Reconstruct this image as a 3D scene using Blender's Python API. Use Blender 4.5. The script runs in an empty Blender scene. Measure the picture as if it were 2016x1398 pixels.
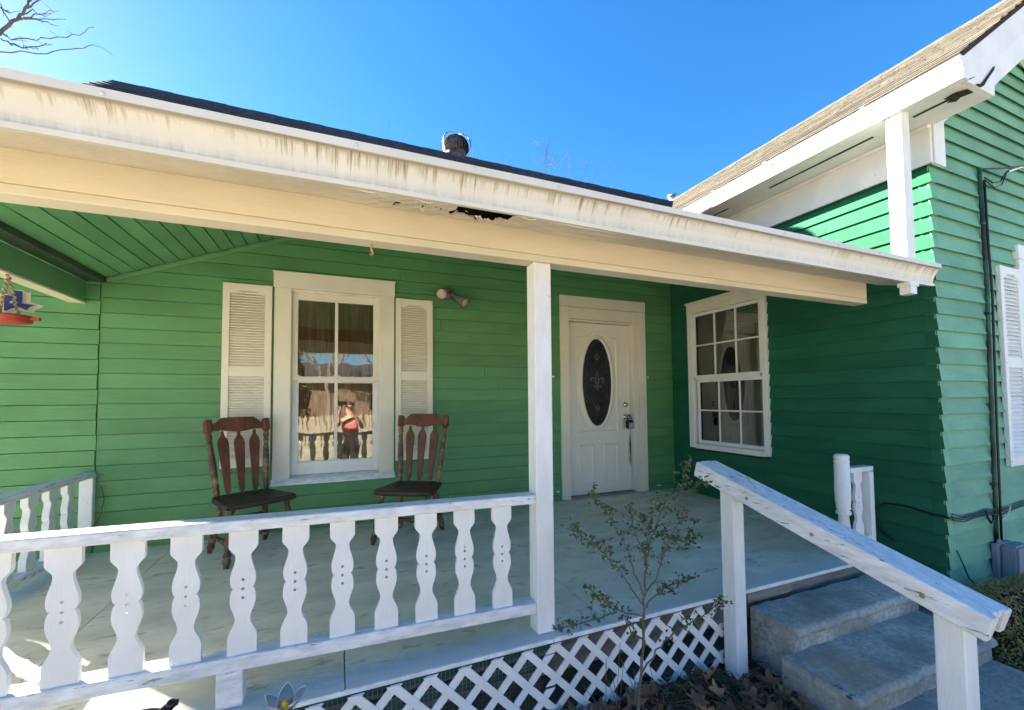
import bpy, bmesh, math, random
from mathutils import Vector, Matrix
random.seed(7)
R = math.radians
scene = bpy.context.scene
COL = scene.collection

# ------------------------------------------------------------------ camera
cam = bpy.data.objects.new('camera', bpy.data.cameras.new('camera'))
COL.objects.link(cam); scene.camera = cam
right = Vector((0.92517, -0.37945, -0.00859)); up = Vector((-0.00786, -0.04179, 0.99910))
fwd = Vector((0.37947, 0.92427, 0.04164))
cam.matrix_world = Matrix(((right.x, up.x, -fwd.x, 0.0), (right.y, up.y, -fwd.y, -4.22),
                           (right.z, up.z, -fwd.z, 1.127), (0, 0, 0, 1)))
cam.data.lens = 834.5 / 2016 * 36
cam.data.sensor_width = 36
cam.data.shift_y = 53 / 2016
cam.data.clip_start = 0.02; cam.data.clip_end = 600

# ------------------------------------------------------------------ sky, sun, exposure
SKY_K, SKY_SAT, SKY_VAL = 0.06, 1.26, 0.54
SUN_EL, SUN_AZ = 27.0, 44.0            # elevation; azimuth from +Y towards -X
world = bpy.data.worlds.new('World'); scene.world = world; world.use_nodes = True
wn = world.node_tree; wn.nodes.clear()
sky = wn.nodes.new('ShaderNodeTexSky'); sky.sky_type = 'NISHITA'
sky.sun_disc = False; sky.sun_elevation = R(SUN_EL); sky.sun_rotation = R(-SUN_AZ)
sky.air_density = 1.0; sky.dust_density = 0.25; sky.ozone_density = 4.0; sky.altitude = 200
bg = wn.nodes.new('ShaderNodeBackground'); bg.inputs[1].default_value = 0.05
wo = wn.nodes.new('ShaderNodeOutputWorld')
# the sky's own range, evened out and more saturated, over the whole dome alike
bw = wn.nodes.new('ShaderNodeRGBToBW'); wn.links.new(sky.outputs[0], bw.inputs[0])
k1 = wn.nodes.new('ShaderNodeMath'); k1.operation = 'MULTIPLY_ADD'; k1.inputs[1].default_value = SKY_K; k1.inputs[2].default_value = 1.0
wn.links.new(bw.outputs[0], k1.inputs[0])
k2 = wn.nodes.new('ShaderNodeVectorMath'); k2.operation = 'DIVIDE'; wn.links.new(sky.outputs[0], k2.inputs[0]); wn.links.new(k1.outputs[0], k2.inputs[1])
hs = wn.nodes.new('ShaderNodeHueSaturation'); hs.inputs['Saturation'].default_value = SKY_SAT; hs.inputs['Value'].default_value = SKY_VAL
wn.links.new(k2.outputs[0], hs.inputs['Color']); wn.links.new(hs.outputs[0], bg.inputs[0]); wn.links.new(bg.outputs[0], wo.inputs[0])
sd = bpy.data.lights.new('sun', 'SUN'); sd.energy = 3.2; sd.angle = R(0.5); sd.color = (1, 0.88, 0.70)
sun = bpy.data.objects.new('sun', sd); COL.objects.link(sun)
ce = math.cos(R(SUN_EL))
to_sun = Vector((-math.sin(R(SUN_AZ)) * ce, math.cos(R(SUN_AZ)) * ce, math.sin(R(SUN_EL))))
sun.rotation_euler = (-to_sun).to_track_quat('-Z', 'Y').to_euler(); sun.location = (-10, 12, 9)
scene.view_settings.view_transform = 'Standard'; scene.view_settings.look = 'None'
scene.view_settings.gamma = 1; scene.view_settings.use_curve_mapping = False
scene.view_settings.exposure = 3.85
try:
    scene.cycles.max_bounces = 10; scene.cycles.diffuse_bounces = 6
    scene.cycles.transparent_max_bounces = 12
except Exception: pass

# ------------------------------------------------------------------ materials
def mat(name, base, rough=0.6, var=0.12, vscale=3.0, stretch=(1, 1, 1), wear=None, wear_th=0.62, wear_soft=0.04,
        wear_scale=8.0, wear_stretch=None, bump=0.15, bscale=60.0, bstretch=None, metal=0.0, spec=0.4, second=None, orand=0.0):
    m = bpy.data.materials.new(name); m.use_nodes = True
    nt = m.node_tree; N = nt.nodes; L = nt.links
    p = N['Principled BSDF']; p.inputs['Roughness'].default_value = rough; p.inputs['Metallic'].default_value = metal
    p.inputs['Specular IOR Level'].default_value = spec
    tc = N.new('ShaderNodeTexCoord'); oi = N.new('ShaderNodeObjectInfo')
    mul = N.new('ShaderNodeMath'); mul.operation = 'MULTIPLY'; mul.inputs[1].default_value = 53.0
    L.new(oi.outputs['Random'], mul.inputs[0])
    add = N.new('ShaderNodeVectorMath'); add.operation = 'ADD'
    L.new(tc.outputs['Object'], add.inputs[0]); L.new(mul.outputs[0], add.inputs[1])
    def noise(scale, st, detail=4.0, rgh=0.55):
        mp = N.new('ShaderNodeMapping'); mp.inputs['Scale'].default_value = st
        L.new(add.outputs[0], mp.inputs['Vector'])
        nz = N.new('ShaderNodeTexNoise'); nz.inputs['Scale'].default_value = scale
        nz.inputs['Detail'].default_value = detail; nz.inputs['Roughness'].default_value = rgh
        L.new(mp.outputs[0], nz.inputs['Vector']); return nz
    def mix(fac, a, b):
        mx = N.new('ShaderNodeMix'); mx.data_type = 'RGBA'
        if isinstance(fac, (int, float)): mx.inputs['Factor'].default_value = fac
        else: L.new(fac, mx.inputs['Factor'])
        for s, v in (('A', a), ('B', b)):
            if isinstance(v, tuple): mx.inputs[[i for i, q in enumerate(mx.inputs) if q.name == s and q.type == 'RGBA'][0]].default_value = v
            else: L.new(v, mx.inputs[[i for i, q in enumerate(mx.inputs) if q.name == s and q.type == 'RGBA'][0]])
        return [o for o in mx.outputs if o.type == 'RGBA'][0]
    def ramp(fac, lo, hi):
        r = N.new('ShaderNodeMapRange'); r.inputs['From Min'].default_value = lo; r.inputs['From Max'].default_value = hi
        L.new(fac, r.inputs['Value']); return r.outputs[0]
    b4 = lambda c, k=1.0: (min(1, c[0] * k), min(1, c[1] * k), min(1, c[2] * k), 1)
    n1 = noise(vscale, stretch)
    sec = second if second else tuple(c * (1 - 2 * var) for c in base)
    col = mix(ramp(n1.outputs['Fac'], 0.32, 0.7), b4(base, 1 + var * 0.5), b4(sec))
    if wear:
        n2 = noise(wear_scale, wear_stretch or stretch, 8.0, 0.65)
        f = ramp(n2.outputs['Fac'], wear_th - wear_soft, wear_th + wear_soft)
        col = mix(f, col, b4(wear))
    if orand:
        mr = N.new('ShaderNodeMapRange'); mr.inputs['To Min'].default_value = 1 - orand; mr.inputs['To Max'].default_value = 1 + orand
        m7 = N.new('ShaderNodeMath'); m7.operation = 'MULTIPLY'; m7.inputs[1].default_value = 7.31; m8 = N.new('ShaderNodeMath'); m8.operation = 'FRACT'
        L.new(oi.outputs['Random'], m7.inputs[0]); L.new(m7.outputs[0], m8.inputs[0]); L.new(m8.outputs[0], mr.inputs['Value'])
        sc_ = N.new('ShaderNodeVectorMath'); sc_.operation = 'SCALE'; L.new(col, sc_.inputs[0]); L.new(mr.outputs[0], sc_.inputs['Scale']); col = sc_.outputs[0]
    L.new(col, p.inputs['Base Color'])
    if bump:
        n3 = noise(bscale, bstretch or stretch, 6.0, 0.6)
        bp = N.new('ShaderNodeBump'); bp.inputs['Strength'].default_value = bump; bp.inputs['Distance'].default_value = 0.01
        L.new(n3.outputs['Fac'], bp.inputs['Height']); L.new(bp.outputs[0], p.inputs['Normal'])
    m['_tools'] = 0
    m_tools[name] = (m, nt, p, tc, noise, mix, ramp, col)
    return m
m_tools = {}

GREEN = (0.094, 0.272, 0.108)
M = {}
M['green'] = mat('green_paint', GREEN, 0.5, 0.10, 1.6, (1, 1, 2), wear=(0.20, 0.42, 0.28), wear_th=0.72, wear_soft=0.03,
                 wear_scale=14, wear_stretch=(1, 1, 6), bump=0.25, bscale=18, bstretch=(1, 1, 14), orand=.05)
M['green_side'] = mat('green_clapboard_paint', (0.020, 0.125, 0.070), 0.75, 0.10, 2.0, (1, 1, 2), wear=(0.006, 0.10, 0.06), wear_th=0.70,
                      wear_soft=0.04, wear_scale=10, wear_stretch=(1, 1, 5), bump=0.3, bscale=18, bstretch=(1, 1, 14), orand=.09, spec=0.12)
M['green_gable'] = mat('green_faded_paint', (0.180, 0.42, 0.275), 0.65, 0.12, 2.2, (1, 1, 2), wear=(0.09, 0.30, 0.18), wear_th=0.66,
                       wear_soft=0.05, wear_scale=9, wear_stretch=(1, 1, 4), bump=0.35, bscale=16, bstretch=(1, 1, 12), orand=.08)
M['ceiling'] = mat('green_ceiling_paint', (0.13, 0.33, 0.15), 0.55, 0.12, 1.5, (1, 1, 1), bump=0.15, bscale=20, bstretch=(8, 1, 1), orand=.08)
M['trim'] = mat('warm_cast_trim_paint', (0.74, 0.70, 0.60), 0.5, 0.05, 3, wear=(0.42, 0.37, 0.28), wear_th=0.74, wear_soft=0.04,
                wear_scale=18, wear_stretch=(1, 1, 1), bump=0.12, bscale=40)  # white trim with the warm cast of the light put into its colour
M['white'] = mat('white_paint', (0.80, 0.80, 0.79), 0.5, 0.05, 5, wear=(0.42, 0.40, 0.36), wear_th=0.70, wear_soft=0.04,
                 wear_scale=14, wear_stretch=(2, 2, 1), bump=0.3, bscale=22, bstretch=(6, 6, 1), orand=.03)
M['white_worn'] = mat('white_weathered_paint', (0.80, 0.81, 0.82), 0.55, 0.13, 14, (1, 3, 3), wear=(0.20, 0.20, 0.20), wear_th=0.66,
                      wear_soft=0.02, wear_scale=11, wear_stretch=(1, 4, 5), bump=0.4, bscale=25, bstretch=(1, 8, 8))
M['white_worn_y'] = mat('white_weathered_rail_paint', (0.80, 0.81, 0.83), 0.55, 0.12, 9, (5, 1, 5), wear=(0.15, 0.15, 0.16), wear_th=0.615,
                        wear_soft=0.02, wear_scale=9, wear_stretch=(7, 1, 7), bump=0.5, bscale=25, bstretch=(9, 1, 9))
M['white_worn_z'] = mat('white_weathered_post_paint', (0.80, 0.80, 0.80), 0.55, 0.06, 4, (4, 4, 1), wear=(0.22, 0.21, 0.20), wear_th=0.72,
                        wear_soft=0.02, wear_scale=8, wear_stretch=(5, 5, 1), bump=0.35, bscale=22, bstretch=(9, 9, 1))
M['beam'] = mat('warm_cast_beam_paint', (0.68, 0.615, 0.485), 0.5, 0.05, 2.5, (1, 1, 4), wear=(0.38, 0.25, 0.13), wear_th=0.73, wear_soft=0.02,
                wear_scale=7, wear_stretch=(1.2, 4, 4), bump=0.2, bscale=20, bstretch=(1, 8, 8))  # cream tone carries the warm light on the beam; the wear is real
M['soffit'] = mat('peeling_soffit_paint', (0.68, 0.61, 0.50), 0.6, 0.08, 3, wear=(0.26, 0.14, 0.07), wear_th=0.69, wear_soft=0.012,
                  wear_scale=6, wear_stretch=(1, 3, 3), bump=0.6, bscale=25)
M['floor'] = mat('porch_floor_paint', (0.76, 0.735, 0.65), 0.65, 0.13, 2.2, (1, 2.2, 1), wear=(0.42, 0.40, 0.34), wear_th=0.62, wear_soft=0.05,
                 wear_scale=7, wear_stretch=(1, 2.5, 1), bump=0.35, bscale=16, bstretch=(2, 8, 1))
M['concrete'] = mat('step_concrete', (0.56, 0.54, 0.49), 0.85, 0.28, 5, wear=(0.27, 0.26, 0.24), wear_th=0.54, wear_soft=0.16,
                    wear_scale=38, bump=0.8, bscale=90)
M['walk'] = mat('walkway_concrete', (0.46, 0.44, 0.40), 0.9, 0.18, 3, wear=(0.22, 0.21, 0.195), wear_th=0.55, wear_soft=0.15, wear_scale=35, bump=0.8, bscale=100)
M['shingle_dark'] = mat('dark_asphalt_shingle', (0.060, 0.066, 0.075), 0.9, 0.25, 14, (1, 0.6, 0.6), bump=0.9, bscale=220)
M['shingle_tan'] = mat('weathered_asphalt_shingle', (0.165, 0.155, 0.132), 0.9, 0.2, 9, (1, 1, 1), wear=(0.09, 0.083, 0.07), wear_th=0.58, wear_soft=0.06,
                       wear_scale=9, wear_stretch=(1, 3, 1), bump=0.9, bscale=200)
M['chair'] = mat('dark_stained_wood', (0.150, 0.050, 0.024), 0.48, 0.25, 6, (4, 4, 1), wear=(0.22, 0.12, 0.055), wear_th=0.66, wear_soft=0.07,
                 wear_scale=5, wear_stretch=(2, 2, 1), bump=0.15, bscale=30, bstretch=(6, 6, 1), spec=0.3)
M['chair_leg'] = mat('worn_turned_wood', (0.10, 0.047, 0.024), 0.4, 0.25, 8, (2, 2, 1), wear=(0.30, 0.18, 0.08), wear_th=0.56, wear_soft=0.08,
                     wear_scale=10, wear_stretch=(1, 1, 2), bump=0.15, bscale=30)
M['seat'] = mat('dark_worn_seat_wood', (0.045, 0.026, 0.020), 0.5, 0.3, 5, (1, 4, 1), wear=(0.14, 0.09, 0.06), wear_th=0.68, wear_soft=0.05, wear_scale=7, bump=0.2, bscale=30)
M['gray_wood'] = mat('bare_grey_wood', (0.26, 0.235, 0.21), 0.8, 0.2, 4, (1, 8, 8), bump=0.4, bscale=20, bstretch=(1, 10, 10))
M['teal_wood'] = mat('old_teal_paint', (0.045, 0.16, 0.145), 0.7, 0.2, 4, (1, 4, 4), bump=0.3)
M['dark_wood'] = mat('rot_and_shade_wood', (0.035, 0.022, 0.014), 0.9, 0.3, 20, bump=0.8, bscale=60)  # rotten and bare wood, also the painted shade of gaps and cavities
M['curtain'] = mat('brown_curtain', (0.34, 0.205, 0.115), 0.8, 0.25, 3, (8, 8, 1), bump=0.1)
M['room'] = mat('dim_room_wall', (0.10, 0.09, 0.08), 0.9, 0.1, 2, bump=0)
M['plaster'] = mat('white_room_wall', (0.5, 0.48, 0.44), 0.9, 0.05, 2, bump=0)
M['black'] = mat('black_rubber', (0.012, 0.013, 0.013), 0.45, 0.1, 3, bump=0.05)
M['cable_green'] = mat('painted_green_conduit', (0.030, 0.13, 0.085), 0.5, 0.2, 6, (1, 1, 1), wear=(0.012, 0.02, 0.018), wear_th=0.52, wear_soft=0.1, wear_scale=4, bump=0.1)
M['metal'] = mat('galvanised_metal', (0.55, 0.55, 0.55), 0.35, 0.1, 6, bump=0.05, metal=0.9)
M['old_metal'] = mat('dull_rusty_metal', (0.14, 0.115, 0.10), 0.5, 0.2, 10, wear=(0.05, 0.03, 0.022), wear_th=0.5, wear_soft=0.1, wear_scale=12, bump=0.1, metal=0.3)
M['chrome'] = mat('worn_chrome', (0.65, 0.63, 0.60), 0.22, 0.05, 6, bump=0.0, metal=1.0)
M['dull_white_metal'] = mat('dull_white_metal', (0.16, 0.14, 0.115), 0.45, 0.15, 12, wear=(0.22, 0.17, 0.12), wear_th=0.62, wear_soft=0.05, wear_scale=20, bump=0.1)
M['grey_box'] = mat('grey_enclosure_plastic', (0.24, 0.27, 0.30), 0.5, 0.08, 4, bump=0.05)
M['dirt'] = mat('dark_leaf_soil', (0.055, 0.040, 0.028), 0.95, 0.35, 9, wear=(0.13, 0.09, 0.055), wear_th=0.57, wear_soft=0.07, wear_scale=22, bump=1.0, bscale=50)
M['lawn'] = mat('winter_lawn', (0.48, 0.425, 0.32), 0.95, 0.2, 0.6, wear=(0.28, 0.27, 0.15), wear_th=0.60, wear_soft=0.1, wear_scale=1.4, bump=0.8, bscale=30)
M['dead_leaf'] = mat('dry_brown_leaf', (0.30, 0.155, 0.09), 0.8, 0.3, 8, wear=(0.13, 0.07, 0.045), wear_th=0.6, wear_soft=0.1, wear_scale=14, bump=0.3, bscale=40, orand=.45)
M['straw'] = mat('dry_straw', (0.27, 0.21, 0.14), 0.9, 0.4, 12, bump=0)
M['leaf'] = mat('shrub_leaf', (0.030, 0.060, 0.020), 0.5, 0.3, 25, second=(0.085, 0.105, 0.025), bump=0)
M['weed'] = mat('weed_leaf', (0.06, 0.14, 0.04), 0.55, 0.3, 25, bump=0)
M['bush'] = mat('bush_leaf', (0.24, 0.225, 0.08), 0.7, 0.3, 4, second=(0.40, 0.31, 0.15), bump=0)
M['stem'] = mat('shrub_bark', (0.13, 0.105, 0.08), 0.8, 0.2, 20, bump=0.1)
M['bark'] = mat('pale_bark', (0.15, 0.125, 0.105), 0.9, 0.2, 6, (1, 1, 0.4), bump=0.5, bscale=20)
M['twig'] = mat('grey_twig', (0.10, 0.085, 0.075), 0.9, 0.15, 6, bump=0)
M['evergreen'] = mat('evergreen_leaf', (0.05, 0.06, 0.025), 0.7, 0.3, 2, second=(0.09, 0.075, 0.03), bump=0)
M['fence'] = mat('pale_fence_wood', (0.30, 0.26, 0.20), 0.8, 0.15, 4, (6, 6, 1), bump=0.2)
M['brick_dark'] = mat('brown_house_wall', (0.14, 0.095, 0.07), 0.9, 0.2, 5, bump=0.2)
M['lamp_glass'] = mat('dusty_lamp_glass', (0.45, 0.40, 0.33), 0.3, 0.1, 20, bump=0)
M['red'] = mat('faded_red_plastic', (0.36, 0.05, 0.04), 0.45, 0.15, 8, bump=0.05)
M['blue'] = mat('faded_blue_paint', (0.03, 0.05, 0.27), 0.5, 0.15, 10, bump=0.05)
M['pale'] = mat('pale_sign_paint', (0.72, 0.72, 0.66), 0.5, 0.05, 8, bump=0.05)
M['yellow'] = mat('yellow_glass_bulb', (0.85, 0.50, 0.02), 0.25, 0.05, 8, bump=0)
M['skin'] = mat('skin', (0.52, 0.30, 0.21), 0.5, 0.05, 6, bump=0)
M['hair'] = mat('dark_hair', (0.03, 0.018, 0.012), 0.5, 0.2, 20, bump=0.3)
M['pink'] = mat('pink_cloth', (0.60, 0.16, 0.17), 0.8, 0.06, 8, bump=0.1)
M['trousers'] = mat('dark_trousers', (0.03, 0.028, 0.035), 0.85, 0.1, 8, bump=0.1)
M['phone'] = mat('black_phone', (0.01, 0.01, 0.012), 0.2, 0.05, 8, bump=0)
M['green_scrap'] = M['teal_wood']

def extra(name, fn):
    m, nt, p, tc, noise, mix, ramp, col = m_tools[name]; fn(m, nt, p, tc, noise, mix, ramp, col)

# gutter: grimy drips hanging from under the lip (dirt on the metal, fixed to the object)
M['gutter'] = mat('stained_gutter_enamel', (0.68, 0.655, 0.60), 0.4, 0.05, 3, wear=None, bump=0.05)
def gutter_dirt(m, nt, p, tc, noise, mix, ramp, col):
    N, L = nt.nodes, nt.links
    geo = N.new('ShaderNodeNewGeometry'); sx = N.new('ShaderNodeSeparateXYZ'); L.new(geo.outputs['Position'], sx.inputs[0])
    streak = noise(48, (1, 0.02, 0.05), 6, 0.75)
    big = noise(1.3, (1, 0.1, 0.1), 3, 0.5)
    # distance below the lip (0 at z 1.985, 1 at 1.875)
    down = ramp(sx.outputs['Z'], 1.988, 1.885)
    def math(op, a, b):
        q = N.new('ShaderNodeMath'); q.operation = op; q.use_clamp = op != 'SUBTRACT' or True
        for i, v in enumerate((a, b)):
            if isinstance(v, (int, float)): q.inputs[i].default_value = v
            else: L.new(v, q.inputs[i])
        return q.outputs[0]
    s = ramp(streak.outputs['Fac'], 0.40, 0.70)
    bg_ = ramp(big.outputs['Fac'], 0.35, 0.62)
    reach = math('MULTIPLY', s, math('ADD', math('MULTIPLY', bg_, 0.85), 0.24))
    f = math('SUBTRACT', reach, math('MULTIPLY', down, 0.9))
    f = ramp(f, 0.0, 0.55)
    below = ramp(sx.outputs['Z'], 1.986, 1.982)
    f = math('MULTIPLY', f, below)
    film = math('MULTIPLY', math('MULTIPLY', below, ramp(sx.outputs['Z'], 1.968, 1.984)), 1.0)
    low = math('MULTIPLY', math('MULTIPLY', ramp(sx.outputs['Z'], 1.93, 1.895), ramp(sx.outputs['Z'], 1.889, 1.892)), math('MULTIPLY', s, 0.45))
    c1 = mix(math('MULTIPLY', math('MAXIMUM', f, math('MAXIMUM', film, low)), 0.86), col, (0.20, 0.135, 0.06, 1))
    L.new(c1, p.inputs['Base Color'])
extra('stained_gutter_enamel', gutter_dirt)

# porch floor: rests of white paint along the outer edge
def floor_edge(m, nt, p, tc, noise, mix, ramp, col):
    N, L = nt.nodes, nt.links
    geo = N.new('ShaderNodeNewGeometry'); sx = N.new('ShaderNodeSeparateXYZ'); L.new(geo.outputs['Position'], sx.inputs[0])
    g = noise(9, (3, 0.5, 1), 8, 0.7)
    e = ramp(sx.outputs['Y'], -2.18, -2.36)
    a = N.new('ShaderNodeMath'); a.operation = 'ADD'; L.new(e, a.inputs[0]); L.new(g.outputs['Fac'], a.inputs[1])
    f = ramp(a.outputs[0], 0.9, 1.25)
    L.new(mix(f, col, (0.60, 0.61, 0.60, 1)), p.inputs['Base Color'])
extra('porch_floor_paint', floor_edge)

# shingles: darker slots between tabs, from the object's own coordinates
def tabs(m, nt, p, tc, noise, mix, ramp, col, axis='X', course=0.13, dark=0.55):
    N, L = nt.nodes, nt.links
    br = N.new('ShaderNodeTexBrick'); br.offset = 0.5
    br.inputs['Scale'].default_value = 1.0; br.inputs['Brick Width'].default_value = 0.30; br.inputs['Row Height'].default_value = course
    br.inputs['Mortar Size'].default_value = 0.006
    br.inputs['Color1'].default_value = (1, 1, 1, 1); br.inputs['Color2'].default_value = (0.72, 0.72, 0.72, 1); br.inputs['Mortar'].default_value = (dark * .6,) * 3 + (1,)
    sx = N.new('ShaderNodeSeparateXYZ'); L.new(tc.outputs['Object'], sx.inputs[0])
    cx = N.new('ShaderNodeCombineXYZ')
    L.new(sx.outputs['X' if axis == 'X' else 'Y'], cx.inputs[0]); L.new(sx.outputs['Z'], cx.inputs[1])
    L.new(cx.outputs[0], br.inputs['Vector'])
    mx = N.new('ShaderNodeMix'); mx.data_type = 'RGBA'; mx.blend_type = 'MULTIPLY'; mx.inputs['Factor'].default_value = 1
    A = [q for q in mx.inputs if q.type == 'RGBA']; L.new(col, A[0]); L.new(br.outputs['Color'], A[1])
    L.new([o for o in mx.outputs if o.type == 'RGBA'][0], p.inputs['Base Color'])
extra('dark_asphalt_shingle', lambda *a: tabs(*a, axis='X', course=0.0857))
extra('weathered_asphalt_shingle', lambda *a: tabs(*a, axis='Y', course=0.0818))

# door: grime beside the latch (a stain with its own place on the door)
M['door'] = mat('door_paint', (0.78, 0.75, 0.67), 0.42, 0.04, 3, wear=(0.50, 0.45, 0.36), wear_th=0.72, wear_soft=0.05, wear_scale=9, bump=0.05)
def door_grime(m, nt, p, tc, noise, mix, ramp, col):
    N, L = nt.nodes, nt.links
    geo = N.new('ShaderNodeNewGeometry'); sx = N.new('ShaderNodeSeparateXYZ'); L.new(geo.outputs['Position'], sx.inputs[0])
    g = noise(14, (2.5, 1, 0.6), 6, 0.7)
    def mul(a, b):
        q = N.new('ShaderNodeMath'); q.operation = 'MULTIPLY'; L.new(a, q.inputs[0]); L.new(b, q.inputs[1]); return q.outputs[0]
    e = mul(mul(ramp(sx.outputs['X'], 3.245, 3.318), ramp(sx.outputs['Z'], 0.18, 0.40)), ramp(sx.outputs['Z'], 0.95, 0.55))
    f = ramp(mul(e, g.outputs['Fac']), 0.20, 0.46)
    L.new(mix(f, col, (0.055, 0.045, 0.035, 1)), p.inputs['Base Color'])
extra('door_paint', door_grime)
# concrete steps: a rusty-tan stain and scraps of old teal paint
def step_stains(m, nt, p, tc, noise, mix, ramp, col):
    N, L = nt.nodes, nt.links
    geo = N.new('ShaderNodeNewGeometry')
    def blob(c, r0, r1):
        d = N.new('ShaderNodeVectorMath'); d.operation = 'DISTANCE'; L.new(geo.outputs['Position'], d.inputs[0]); d.inputs[1].default_value = c
        return ramp(d.outputs['Value'], r1, r0)
    def mul(a, b):
        q = N.new('ShaderNodeMath'); q.operation = 'MULTIPLY'; L.new(a, q.inputs[0]); L.new(b, q.inputs[1]); return q.outputs[0]
    g = noise(16, (1, 1, 1), 8, 0.7)
    c = mix(ramp(mul(blob((2.40, -2.87, -0.225), 0.0, 0.34), g.outputs['Fac']), 0.14, 0.62), col, (0.40, 0.29, 0.16, 1))
    sx = N.new('ShaderNodeSeparateXYZ'); L.new(geo.outputs['Position'], sx.inputs[0])
    side = ramp(sx.outputs['X'], 2.262, 2.25)
    g2 = noise(7, (1, 1, 1.6), 6, 0.7)
    c = mix(mul(side, ramp(g2.outputs['Fac'], 0.59, 0.62)), c, (0.025, 0.13, 0.13, 1))
    L.new(c, p.inputs['Base Color'])
extra('step_concrete', step_stains)

def glass_mat(name, tint=(1, 1, 1), base=0.10, wav=0.05, gain=1.5):
    m = bpy.data.materials.new(name); m.use_nodes = True
    nt = m.node_tree; N, L = nt.nodes, nt.links; N.clear()
    out = N.new('ShaderNodeOutputMaterial'); tr = N.new('ShaderNodeBsdfTransparent'); gl = N.new('ShaderNodeBsdfGlossy')
    tr.inputs[0].default_value = (*tint, 1); gl.inputs['Roughness'].default_value = 0.01
    fr = N.new('ShaderNodeFresnel'); fr.inputs['IOR'].default_value = 1.5
    ma = N.new('ShaderNodeMath'); ma.operation = 'MULTIPLY_ADD'; ma.use_clamp = True
    ma.inputs[1].default_value = gain; ma.inputs[2].default_value = base
    L.new(fr.outputs[0], ma.inputs[0])
    tc = N.new('ShaderNodeTexCoord'); nz = N.new('ShaderNodeTexNoise'); nz.inputs['Scale'].default_value = 4.5; nz.inputs['Detail'].default_value = 1
    L.new(tc.outputs['Object'], nz.inputs['Vector'])
    bp = N.new('ShaderNodeBump'); bp.inputs['Strength'].default_value = wav; bp.inputs['Distance'].default_value = 0.02
    L.new(nz.outputs['Fac'], bp.inputs['Height']); L.new(bp.outputs[0], gl.inputs['Normal'])
    mx = N.new('ShaderNodeMixShader'); L.new(ma.outputs[0], mx.inputs[0]); L.new(tr.outputs[0], mx.inputs[1]); L.new(gl.outputs[0], mx.inputs[2])
    L.new(mx.outputs[0], out.inputs[0]); return m
M['glass'] = glass_mat('window_glass', (0.9, 0.92, 0.9), 0.09, 0.06, 1.4)
M['dark_glass'] = glass_mat('dim_window_glass', (0.75, 0.78, 0.76), 0.10, 0.02, 1.3)
M['petal'] = mat('smoky_film', (0.05, 0.048, 0.045), 0.3, 0.2, 20, bump=0, spec=0.3); M['petal'].node_tree.nodes['Principled BSDF'].inputs['Alpha'].default_value = 0.38
def leaded():
    m = mat('leaded_door_glass', (0.022, 0.025, 0.026), 0.18, 0.3, 9, bump=0.25, bscale=35, spec=0.6); return m
M['leaded'] = leaded()
M['came'] = mat('dark_lead_came', (0.02, 0.021, 0.022), 0.4, 0.1, 5, bump=0, metal=0.6)
M['bevel_glass'] = mat('bevelled_clear_glass', (0.12, 0.13, 0.14), 0.12, 0.1, 9, bump=0.1, spec=0.8)

# ------------------------------------------------------------------ mesh helpers
W = {}
def V(*a): return Vector(a)
def newbm(): return bmesh.new()
def bx(bm, x0, x1, y0, y1, z0, z1, bev=0.0):
    if x1 < x0: x0, x1 = x1, x0
    if y1 < y0: y0, y1 = y1, y0
    if z1 < z0: z0, z1 = z1, z0
    vs = [bm.verts.new((x, y, z)) for x in (x0, x1) for y in (y0, y1) for z in (z0, z1)]
    fs = [bm.faces.new([vs[i] for i in q]) for q in ((0, 1, 3, 2), (4, 6, 7, 5), (0, 4, 5, 1), (2, 3, 7, 6), (0, 2, 6, 4), (1, 5, 7, 3))]
    if bev:
        es = list({e for f in fs for e in f.edges})
        bmesh.ops.bevel(bm, geom=es, offset=bev, segments=1, affect='EDGES', profile=0.5)
    return vs
def prism(bm, pts, fn, d0, d1, caps=True):
    """pts: 2-D outline; fn(a,b,d)->xyz; extruded from d0 to d1"""
    A = [bm.verts.new(fn(a, b, d0)) for a, b in pts]; B = [bm.verts.new(fn(a, b, d1)) for a, b in pts]
    n = len(pts)
    for i in range(n): bm.faces.new((A[i], A[(i + 1) % n], B[(i + 1) % n], B[i]))
    if caps: bm.faces.new(A[::-1]); bm.faces.new(B)
    return A, B
def tube(bm, pts, rad, n=8, cap=True):
    pts = [Vector(p) for p in pts]
    if isinstance(rad, (int, float)): rad = [rad] * len(pts)
    rings = []; prev = None
    for i, p in enumerate(pts):
        t = (pts[min(i + 1, len(pts) - 1)] - pts[max(i - 1, 0)])
        if t.length < 1e-9: t = V(0, 0, 1)
        t.normalize()
        if prev is None:
            a = t.cross(V(0, 0, 1)) if abs(t.z) < 0.9 else t.cross(V(1, 0, 0))
        else: a = prev - t * prev.dot(t)
        a.normalize(); prev = a; b = t.cross(a)
        rings.append([bm.verts.new(p + (a * math.cos(2 * math.pi * k / n) + b * math.sin(2 * math.pi * k / n)) * rad[i]) for k in range(n)])
    for i in range(len(rings) - 1):
        for k in range(n):
            bm.faces.new((rings[i][k], rings[i][(k + 1) % n], rings[i + 1][(k + 1) % n], rings[i + 1][k]))
    if cap: bm.faces.new(rings[0][::-1]); bm.faces.new(rings[-1])
def turned(bm, p0, p1, prof, n=12):
    p0 = Vector(p0); p1 = Vector(p1)
    tube(bm, [p0.lerp(p1, t) for t, r in prof], [r for t, r in prof], n)
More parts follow.
